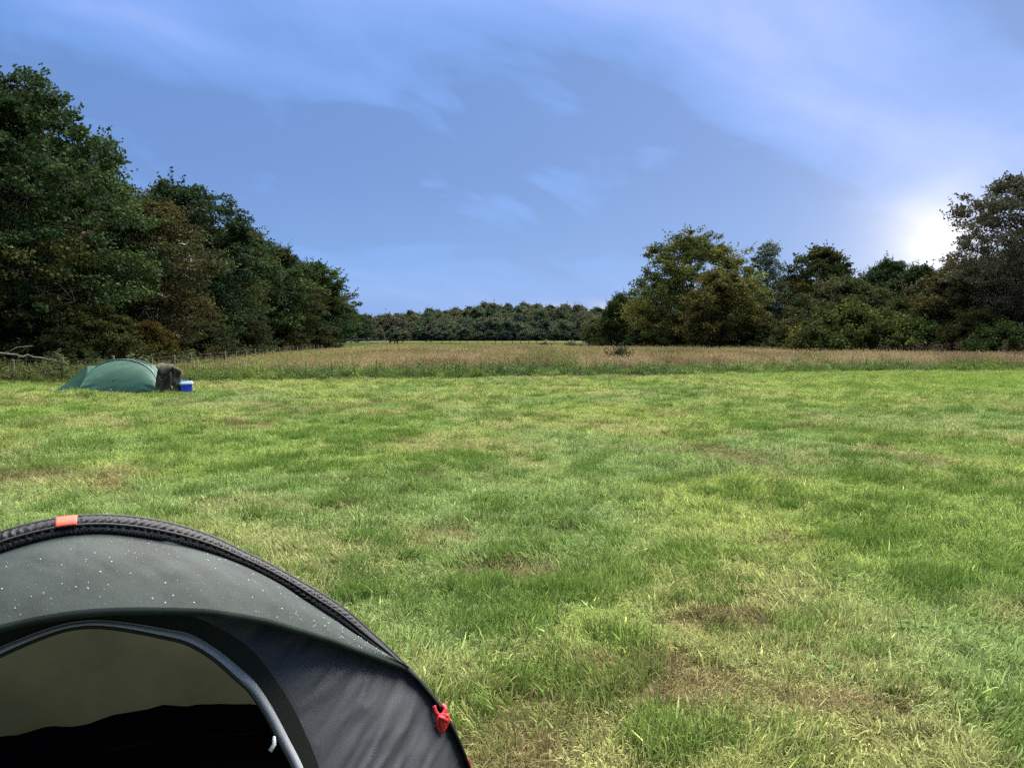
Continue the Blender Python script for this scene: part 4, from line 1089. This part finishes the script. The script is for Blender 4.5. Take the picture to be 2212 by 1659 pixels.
def build_coolbox():
    D = 24.3; x = X_at(709 * .5652, D); g = gz(x, D)
    r = empty('cool_box', (x, D, g + .02), .42); tag(r, 'blue cool box with white rim and light blue lid on the grass', 'cool box')
    def ring(hx, hy, z, c):
        a = []
        for sx, sy in ((1, 1), (-1, 1), (-1, -1), (1, -1)):
            for q in range(5):
                th = {(1, 1): 0, (-1, 1): 90, (-1, -1): 180, (1, -1): 270}[(sx, sy)] + q * 22.5
                a.append((sx * (hx - c) + c * math.cos(R(th)), sy * (hy - c) + c * math.sin(R(th)), z))
        return np.array(a)
    def shell(name, rings, mat, cap_top=True):
        P = np.stack(rings, 1)
        ct = np.tile(rings[-1].mean(0), (len(rings[0]), 1)); cb = np.tile(rings[0].mean(0), (len(rings[0]), 1))
        P = np.concatenate([cb[:, None], P, ct[:, None]], 1)
        return link(name, grid_mesh(name, P, mat, False, closed_u=True), r)
    shell('body', [ring(.150, .11, 0, .03), ring(.155, .115, .015, .035), ring(.172, .13, .262, .035)], M['box_blue'])
    shell('rim', [ring(.180, .138, .262, .04), ring(.184, .142, .268, .04), ring(.186, .144, .315, .04), ring(.180, .138, .322, .04)], M['rim_white'])
    shell('lid', [ring(.184, .142, .322, .04), ring(.183, .141, .336, .04), ring(.160, .12, .352, .04), ring(.11, .08, .356, .03)], M['lid_blue'])
    mb = MB(); mb.box((-.05, -.05, .362), (.15, .10, .012)); mb.build('lid_recess', M['teal'], r)
    mb = MB(); mb.tube([(-.19, 0, .29), (-.196, -.05, .30), (-.192, -.12, .30), (-.12, -.156, .30), (.1, -.156, .30), (.192, -.12, .30), (.196, -.05, .30), (.19, 0, .29)], .008, 6); mb.build('handle', M['rim_white'], r, True)
    # dark bag end behind the cool box
    mb = MB(); P = np.array([(0, 0, 0), (.22, -.05, 0), (.26, .15, 0), (.02, .18, 0), (.02, .03, .10), (.14, .0, .06), (.16, .12, .06), (.03, .14, .10)]); mb.add(P, [(0, 3, 2, 1), (4, 5, 6, 7), (0, 1, 5, 4), (1, 2, 6, 5), (2, 3, 7, 6), (3, 0, 4, 7)])
    o = mb.build('stuff_sack', M['camo']); o.location = (x + .10, D + .05, g + .01); tag(o, 'small dark bag poking out right of the blue cool box', 'bag')
build_coolbox()

# ------------------------------------------------------------------ front tent (bottom left)
def fabric(name, col, rough, spec, trans, wet=0.0, lo=.85, hi=1.12, nscale=3.0, weave=.15):
    return mat_basic(name, col, rough, spec, trans, bump=(420, weave), noise=(nscale, lo, hi))
M['fly_inner'] = fabric('olive_fly_inside', (.029, .032, .019), .8, .1, .30, lo=.8, hi=1.15)
M['fly'] = mat_basic('grey_green_fly_wet', (.0180, .0250, .0215), .6, .12, .08, bump=(420, .15), noise=(4.2, .62, 1.08, (1, 1, 1), (.40, .53)))
M['wall'] = fabric('grey_inner_wall', (.037, .039, .042), .6, .25, .06)
M['wall_band'] = fabric('dark_olive_band', (.010, .012, .007), .7, .2, .05)
M['band'] = fabric('black_elastic_band', (.0065, .0065, .007), .6, .2, 0)
M['piping'] = fabric('dark_grey_piping', (.016, .0175, .0165), .6, .2, 0)
M['tape'] = fabric('grey_zip_tape', (.27, .275, .28), .7, .2, 0)
M['zip'] = mat_basic('black_zip', (.004, .004, .004), .5, .4)
M['orange'] = mat_basic('orange_tag', (.40, .055, .022), .6, .3, noise=(40, .85, 1.1))
M['red'] = mat_basic('red_cord', (.42, .014, .018), .5, .4)
M['floor'] = mat_basic('black_floor', (.003, .003, .003), .8, .1)
def drop_mat():
    m = bpy.data.materials.new('water'); m.use_nodes = True; b = m.node_tree.nodes['Principled BSDF']
    b.inputs['Roughness'].default_value = .25; b.inputs['Transmission Weight'].default_value = .85; b.inputs['IOR'].default_value = 1.33; b.inputs['Specular IOR Level'].default_value = .2; b.inputs['Base Color'].default_value = (.9, .95, .93, 1)
    return m
M['water'] = drop_mat()
def build_front_tent():
    TZ = gz(TO[0], TO[1])
    root = empty('popup_tent', (TO[0], TO[1], 0)); tag(root, 'grey green pop-up tent with open door and orange tag in the bottom left corner', 'tent')
    def loc(P3):            # world -> tent frame (s, w, z)
        d = P3 - np.array([TO[0], TO[1], 0]); return np.array([d[0] * TA[0] + d[1] * TA[1], d[0] * TN[0] + d[1] * TN[1], d[2]])
    def wor(Q):             # tent frame array (...,3) -> local coords of root (axes of the world)
        s, w, z = Q[..., 0], Q[..., 1], Q[..., 2]
        return np.stack([s * TA[0] + w * TN[0], s * TA[1] + w * TN[1], z], -1)
    def hit(px, py, a, b=0.0):      # plane w = a + b*z
        d = ray(px, py); n3 = np.array([TN[0], TN[1], -b]); o = np.array([TO[0], TO[1], 0])
        t = (a - np.dot(n3, CAMP - o)) / np.dot(n3, d); return loc(CAMP + d * t)
    HO = [(0, 1142), (53, 1126), (120, 1115), (194, 1108), (247, 1109), (317, 1118), (388, 1134), (458, 1158), (529, 1193), (572, 1213), (636, 1248), (700, 1286), (748, 1318), (795, 1360), (843, 1404), (891, 1452), (923, 1487), (954, 1528), (986, 1586), (1015, 1659)]
    LB = [(0, 1164), (67, 1156), (130, 1152), (194, 1150), (247, 1153), (300, 1160), (388, 1176), (458, 1195), (529, 1222), (604, 1260), (652, 1292), (716, 1334), (763, 1366), (811, 1398), (853, 1426), (884, 1452)]
    HE = [(-60, 1362), (0, 1354), (60, 1345), (110, 1340), (211, 1330), (300, 1327), (388, 1328), (458, 1331), (565, 1347), (636, 1366), (700, 1385), (763, 1407), (827, 1430), (880, 1450)]
    TP = [(0, 1373), (81, 1357), (159, 1349), (247, 1354), (353, 1374), (405, 1388), (458, 1419), (511, 1465), (540, 1492), (572, 1541), (604, 1602), (633, 1659), (652, 1720), (664, 1790), (668, 1850)]
    TQ = [(0, 1362), (81, 1346), (162, 1338), (250, 1341), (356, 1358), (412, 1370), (468, 1402), (523, 1446), (556, 1478), (590, 1530), (624, 1594), (655, 1656), (676, 1720), (690, 1790), (696, 1850)]
    BO = [(0, 1310), (100, 1300), (175, 1298), (300, 1305), (420, 1332), (509, 1376), (557, 1417), (595, 1468), (630, 1522), (661, 1586), (687, 1650), (710, 1730), (728, 1800), (738, 1860)]
    hoop = np.array([hit(a, b, -.012) for a, b in HO]); hoop = np.vstack([hoop, [hoop[-1][0] + .035, -.012, .0 + TZ]])
    sc0 = hoop[np.argmax(hoop[:, 2])][0] - .03
    NN = 200
    def full(C, c=None):
        c = C[0][0] if c is None else c
        k = C[:, 0] > c + 1e-3
        if not k.all():
            st = np.array([c, np.interp(c, C[:, 0], C[:, 1]), np.interp(c, C[:, 0], C[:, 2])]); C = np.vstack([st, C[k]])
        else:
            st = C[0].copy(); st[0] = c; C = np.vstack([st, C[1:]])
        aa = np.r_[0, np.cumsum(np.linalg.norm(np.diff(C, axis=0), axis=1))]; uu = np.linspace(0, aa[-1], NN); C = np.stack([np.interp(uu, aa, C[:, q]) for q in range(3)], -1)
        Lm = C[::-1].copy(); Lm[:, 0] = 2 * c - Lm[:, 0]
        O_ = np.vstack([Lm[:-1], C]); A_ = O_.copy(); n_ = len(O_); h_ = n_ // 2
        for q in range(h_ - 60, h_ + 61):
            r_ = int(13 * (1 - (abs(q - h_) / 61.0) ** 2)); A_[q, 1:] = O_[q - r_:q + r_ + 1, 1:].mean(0)
        return A_
    def curve(L, n, a, b=0.0): return catmull(np.array([hit(p, q, a, b) for p, q in L]), n)
    NN = 200
    H = full(catmull(hoop, NN), sc0)[NN - 1:]
    lbp = np.array([hit(p, q, .030) for p, q in LB]); 
    k_end = np.argmin(np.abs(H[:, 2] - lbp[-1][2]))
    tail = H[k_end + 6::12] + np.array([-.012, .03, 0])
    LBc = catmull(np.vstack([lbp, tail]), NN)
    # hem of the canopy: stands out to the front in the middle, meets the hoop on the right
    hem = []
    for p, q in HE:
        t = np.clip((p - 330) / 555.0, 0, 1); hem.append(hit(p, q, .33 * (1 - t ** 1.8) + .034))
    HM = catmull(np.array(hem), NN)
    hem_top = HM + np.array([0, .004, .021])[None] * np.linspace(1, .75, NN)[:, None]
    Hf, LBf, HTf, HMf = full(H, sc0), full(LBc, sc0), full(hem_top, sc0), full(HM, sc0)
    def strip(name, A, B, n, mat, fn=None, rev=False):
        P = ruled(A, B, n)
        if fn is not None: P = fn(P)
        return link(name, grid_mesh(name, wor(P), M[mat]), root)
    arc = lambda C: np.r_[0, np.cumsum(np.linalg.norm(np.diff(C, axis=0), axis=1))]
    def dense(C, n):
        a = arc(C); u = np.linspace(0, a[-1], n); return np.stack([np.interp(u, a, C[:, k]) for k in range(3)], -1)
    ND = 1500
    Hd, Ld = dense(Hf, ND), dense(LBf, ND)
    Pd = lerp(Hd, Ld, .42) + np.array([0, .014, 0])
    al = np.linspace(-1, 1, ND)
    fade = (1 - sstep(np.abs(al), .42, .62)) * .9 + .06
    L_tot = arc(Hd)[-1]
    def pleat(off, skew, amp):
        def f(P):
            m_ = P.shape[1]; v = np.linspace(0, 1, m_)[None]; s = np.linspace(0, L_tot, ND)[:, None]
            ph = s / .021 + skew * v + 1.6 * fbm(s * 9, v * 1.5, 3, off)
            wv = np.sin(ph * 6.283) * amp * np.sin(np.pi * np.clip(v * .9 + .05, 0, 1)) * fade[:, None] * (.5 + fbm(s * 25, v * 0, 2, off + 1))
            P = P.copy(); P[..., 1] += wv + .010 * np.sin(np.pi * v); P[..., 2] += wv * .6
            return P
        return f
    strip('outer_band', Hd, Pd, 7, 'band', pleat(31, 1.6, .0036))
    strip('lower_band', Pd, Ld, 9, 'band', pleat(33, 3.2, .0042))
    mb = MB(); mb.tube(wor(dense(Pd, 400) + np.array([0, .008, .001])), .0042, 7); mb.build('piping', M['piping'], root, True)
    mb = MB(); mb.tube(wor(dense(Hf, 300) + np.array([0, -.004, -.004])), .0075, 8); mb.build('hoop_rod', M['band'], root, True)
    # canopy
    def can(P):
        P = P.copy(); v = np.linspace(0, 1, P.shape[1])[None]
        s = P[..., 0]
        P[..., 2] += .030 * np.sin(np.pi * v) * (1 - .6 * sstep(s - sc0, .4, .9)); P[..., 1] += .015 * np.sin(np.pi * v)
        P[..., 2] += (fbm(s * 3.2 + v, v * 1.6, 3, 71) - .5) * .016 * np.sin(np.pi * v)
        P[..., 2] += (fbm(s * 14 - v * 5, v * 3, 3, 72) - .5) * .006 * np.sin(np.pi * v)
        return P
    Lc, Tc = dense(LBf, 399), dense(HTf, 399)
    # the canopy ends where hem and hoop meet
    ka = int(np.argmin(np.abs(Lc[200:, 2] - HM[-1][2]))) + 200
    Lc = dense(Lc[398 - ka:ka + 1], 399)
    P = can(ruled(Lc, Tc, 34)); link('canopy', grid_mesh('canopy', wor(P), M['fly']), root); CAN = P
    strip('canopy_hem', Tc + np.array([0, .003, .002]), dense(HMf, 399) + np.array([0, .003, 0]), 5, 'fly', lambda Q: Q + np.array([0, .006, 0]) * np.sin(np.linspace(0, 3.14, 5))[None, :, None])
    # door arch and front wall, sloping out towards the ground
    wa, wb = .40, -.33
    TPc, TQc, BOc = (curve(q, NN, wa, wb) for q in (TP, TQ, BO))
    for C in (TPc, TQc, BOc): C[:, 2] = np.maximum(C[:, 2], .03 + TZ)
    TPf, TQf, BOf = full(TPc, sc0), full(TQc, sc0), full(BOc, sc0)
    strip('zip_tape', TPf + np.array([0, .006, 0]), TQf + np.array([0, .006, 0]), 5, 'tape', lambda Q: Q + np.array([0, .012, .003]) * np.sin(np.linspace(0, 3.14, 5))[None, :, None])
    mb = MB(); mb.tube(wor(TPf + np.array([0, .010, 0])), .0055, 6); mb.build('zip', M['zip'], root, True)
    strip('door_band', TQf, BOf, 8, 'wall_band')
    def wallf(P):
        P = P.copy(); v = np.linspace(0, 1, P.shape[1])[None]
        s, z = P[..., 0], P[..., 2]
        P[..., 1] += .035 * np.sin(np.pi * v)
        u1 = (s - sc0) * .80 + z * .60; v1 = -(s - sc0) * .60 + z * .80
        e = np.sin(np.pi * v) ** .7
        ridged = 1 - np.abs(2 * fbm(u1 * 3.0, v1 * 11, 3, 81) - 1)
        P[..., 1] += ((ridged - .7) * .050 + (fbm(u1 * 9, v1 * 30, 3, 82) - .5) * .010) * e
        return P
    Hw = dense(Hf, 399) + np.array([0, -.004, -.006]); Bw = dense(BOf, 399)
    strip('front_wall', Bw, Hw, 60, 'wall', wallf)
    strip('sill', TPf[-1:].repeat(2, 0) * 0 + np.linspace(TPf[0], TPf[-1], 40)[::39], np.linspace(TPf[0], TPf[-1], 40)[::39] + np.array([0, .03, -.03]), 3, 'floor')
    # rear fly: from the hoop down to the back edge
    Hr = dense(Hf, 160); n = 30; P = np.zeros((160, n, 3)); hw = Hf[-1][0] - sc0
    for k in range(n):
        t = k / (n - 1)
        q = (Hr[:, 0] - sc0) / hw
        foot_s = sc0 + hw * q * .97; foot_w = -.99 * np.clip(1 - np.abs(q) ** 2.6, 0, 1) ** .8
        P[:, k, 0] = lerp(Hr[:, 0], foot_s, t); P[:, k, 1] = lerp(-.012, foot_w, np.sin(t * math.pi / 2) ** 1.05)
        P[:, k, 2] = lerp(Hr[:, 2], .02 + TZ, .6 * (1 - np.cos(t * math.pi / 2)) + .4 * t)
    P[..., 1] += (fbm(P[..., 0] * 4, P[..., 2] * 3, 3, 85) - .5) * .05 * np.sin(np.linspace(0, 3.14, n))[None]
    link('rear_fly', grid_mesh('rear_fly', wor(P), M['fly_inner']), root)
    # black bathtub floor with raised rim
    q = np.linspace(-1, 1, 81); s = sc0 + hw * .96 * q
    back = np.stack([s, -.93 * np.clip(1 - np.abs(q) ** 2.8, 0, 1) ** .8 + .01, np.full(81, .13 + TZ) + (fbm(s * 6, s * 0, 3, 86) - .5) * .06], -1)
    backb = back.copy(); backb[:, 2] = .015 + TZ; backb[:, 1] += .03
    front = np.stack([s, .33 * np.clip(1 - np.abs(q) ** 2.8, 0, 1), np.full(81, .012 + TZ)], -1)
    strip('floor', front, backb, 12, 'floor', lambda Q: Q + np.array([0, 0, 1.0]) * ((fbm(Q[..., 0] * 5, Q[..., 1] * 5, 3, 87) - .4) * .02)[..., None])
    strip('floor_rim', backb, back, 6, 'floor', lambda Q: Q + np.array([0, 1.0, 0]) * ((fbm(Q[..., 0] * 7, Q[..., 2] * 7, 3, 88) - .5) * .04)[..., None])
    # orange tag wrapped round the band
    o0, o1 = [int(np.argmin(np.abs(Hd[:, 0] - hit(px, 1115, -.012)[0]))) for px in (121, 168)]
    Q = ruled(dense(Hd[o0:o1 + 1], 14), dense(Pd[o0:o1 + 1], 14), 7)
    Q[..., 1] += .016 + .008 * np.sin(np.linspace(0, 3.14, 7))[None]; Q[..., 2] += .003
    back_ = Q[:, :1] + np.array([0, -.03, -.004]); Q = np.concatenate([back_, Q], 1)
    ob = link('orange_tag', grid_mesh('orange_tag', wor(Q), M['orange']), root); ob.modifiers.new('s', 'SOLIDIFY').thickness = .003
    # red cord bundle tied to the hoop and a peg loop near the ground
    def at(px, py, dw): return hit(px, py, dw)
    def cord(L, r_, dw=.028):
        mb = MB(); mb.tube(wor(catmull(np.array([at(p, q, dw + e) for p, q, e in L]), 26)), r_, 7); return mb
    cords = [([(937, 1524, 0), (942, 1538, .008), (950, 1546, .012), (958, 1541, .012), (962, 1530, .004), (955, 1522, -.01)], .0075),
             ([(950, 1541, .012), (947, 1553, .018), (946, 1566, .018), (949, 1575, .012), (955, 1577, .010)], .0080),
             ([(955, 1541, .012), (953, 1556, .024), (953, 1568, .022), (957, 1578, .012)], .0075),
             ([(960, 1540, .012), (958, 1555, .022), (959, 1570, .018), (957, 1580, .008)], .0075),
             ([(964, 1543, .006), (967, 1553, .010), (965, 1562, .010), (960, 1572, .008)], .0080),
             ([(948, 1548, .022), (956, 1551, .030), (965, 1556, .020)], .0070)]
    for L, q in cords: cord(L, q).build('guy_cord', M['red'], root, True)
    cord([(1004, 1632, 0), (1010, 1642, .01), (1014, 1650, .0), (1016, 1662, -.01)], .006, .0).build('peg_loop', M['red'], root, True)
    # small white zip pull
    mb = MB(); z0 = at(588, 1598, wa + wb * .55) ; 
    c = hit(590, 1600, wa, wb) + np.array([0, .02, 0]); mb.tube(wor(np.array([c + np.array([.0, 0, .022]), c, c + np.array([-.012, .004, -.016])])), [.004, .006, .007], 6); mb.build('zip_pull', M['white'], root, True)
    # water drops beaded on the canopy
    r5 = np.random.RandomState(77); u = CAN; Vs = []; F = []; n = 0
    ico = []
    for a in range(3):
        for b in range(8):
            ph = (a + .0) / 3 * math.pi / 2; ico.append((math.cos(ph) * math.cos(b * math.pi / 4), math.cos(ph) * math.sin(b * math.pi / 4), math.sin(ph)))
    ico = np.array(ico + [(0, 0, 1.0)])
    fc = [(a * 8 + b, a * 8 + (b + 1) % 8, (a + 1) * 8 + (b + 1) % 8, (a + 1) * 8 + b) for a in range(2) for b in range(8)]; ft = [(16 + b, 16 + (b + 1) % 8, 24) for b in range(8)]
    Wc = wor(u); dm = MB()
    for k in range(420):
        i = r5.randint(170, 380); j = int(2 + 30 * r5.rand() ** .8); 
        if j > 31: continue
        a, b = Wc[i + 1, j] - Wc[i, j], Wc[i, j + 1] - Wc[i, j]; nn = np.cross(a, b); nn /= np.linalg.norm(nn); nn = nn if nn[2] > 0 else -nn
        e1 = a / np.linalg.norm(a); e2 = np.cross(nn, e1); p = lerp(Wc[i, j], Wc[i + 1, j + 1], r5.rand()) 
        rr = .0007 + .0024 * r5.rand() ** 4
        dm.add(p + rr * (ico[:, :1] * e1 + ico[:, 1:2] * e2 * (.8 + .5 * r5.rand()) + ico[:, 2:] * nn * .6), fc, ft)
    o = dm.build('water_drops', M['water'], root, True); o['kind'] = 'stuff'
build_front_tent()
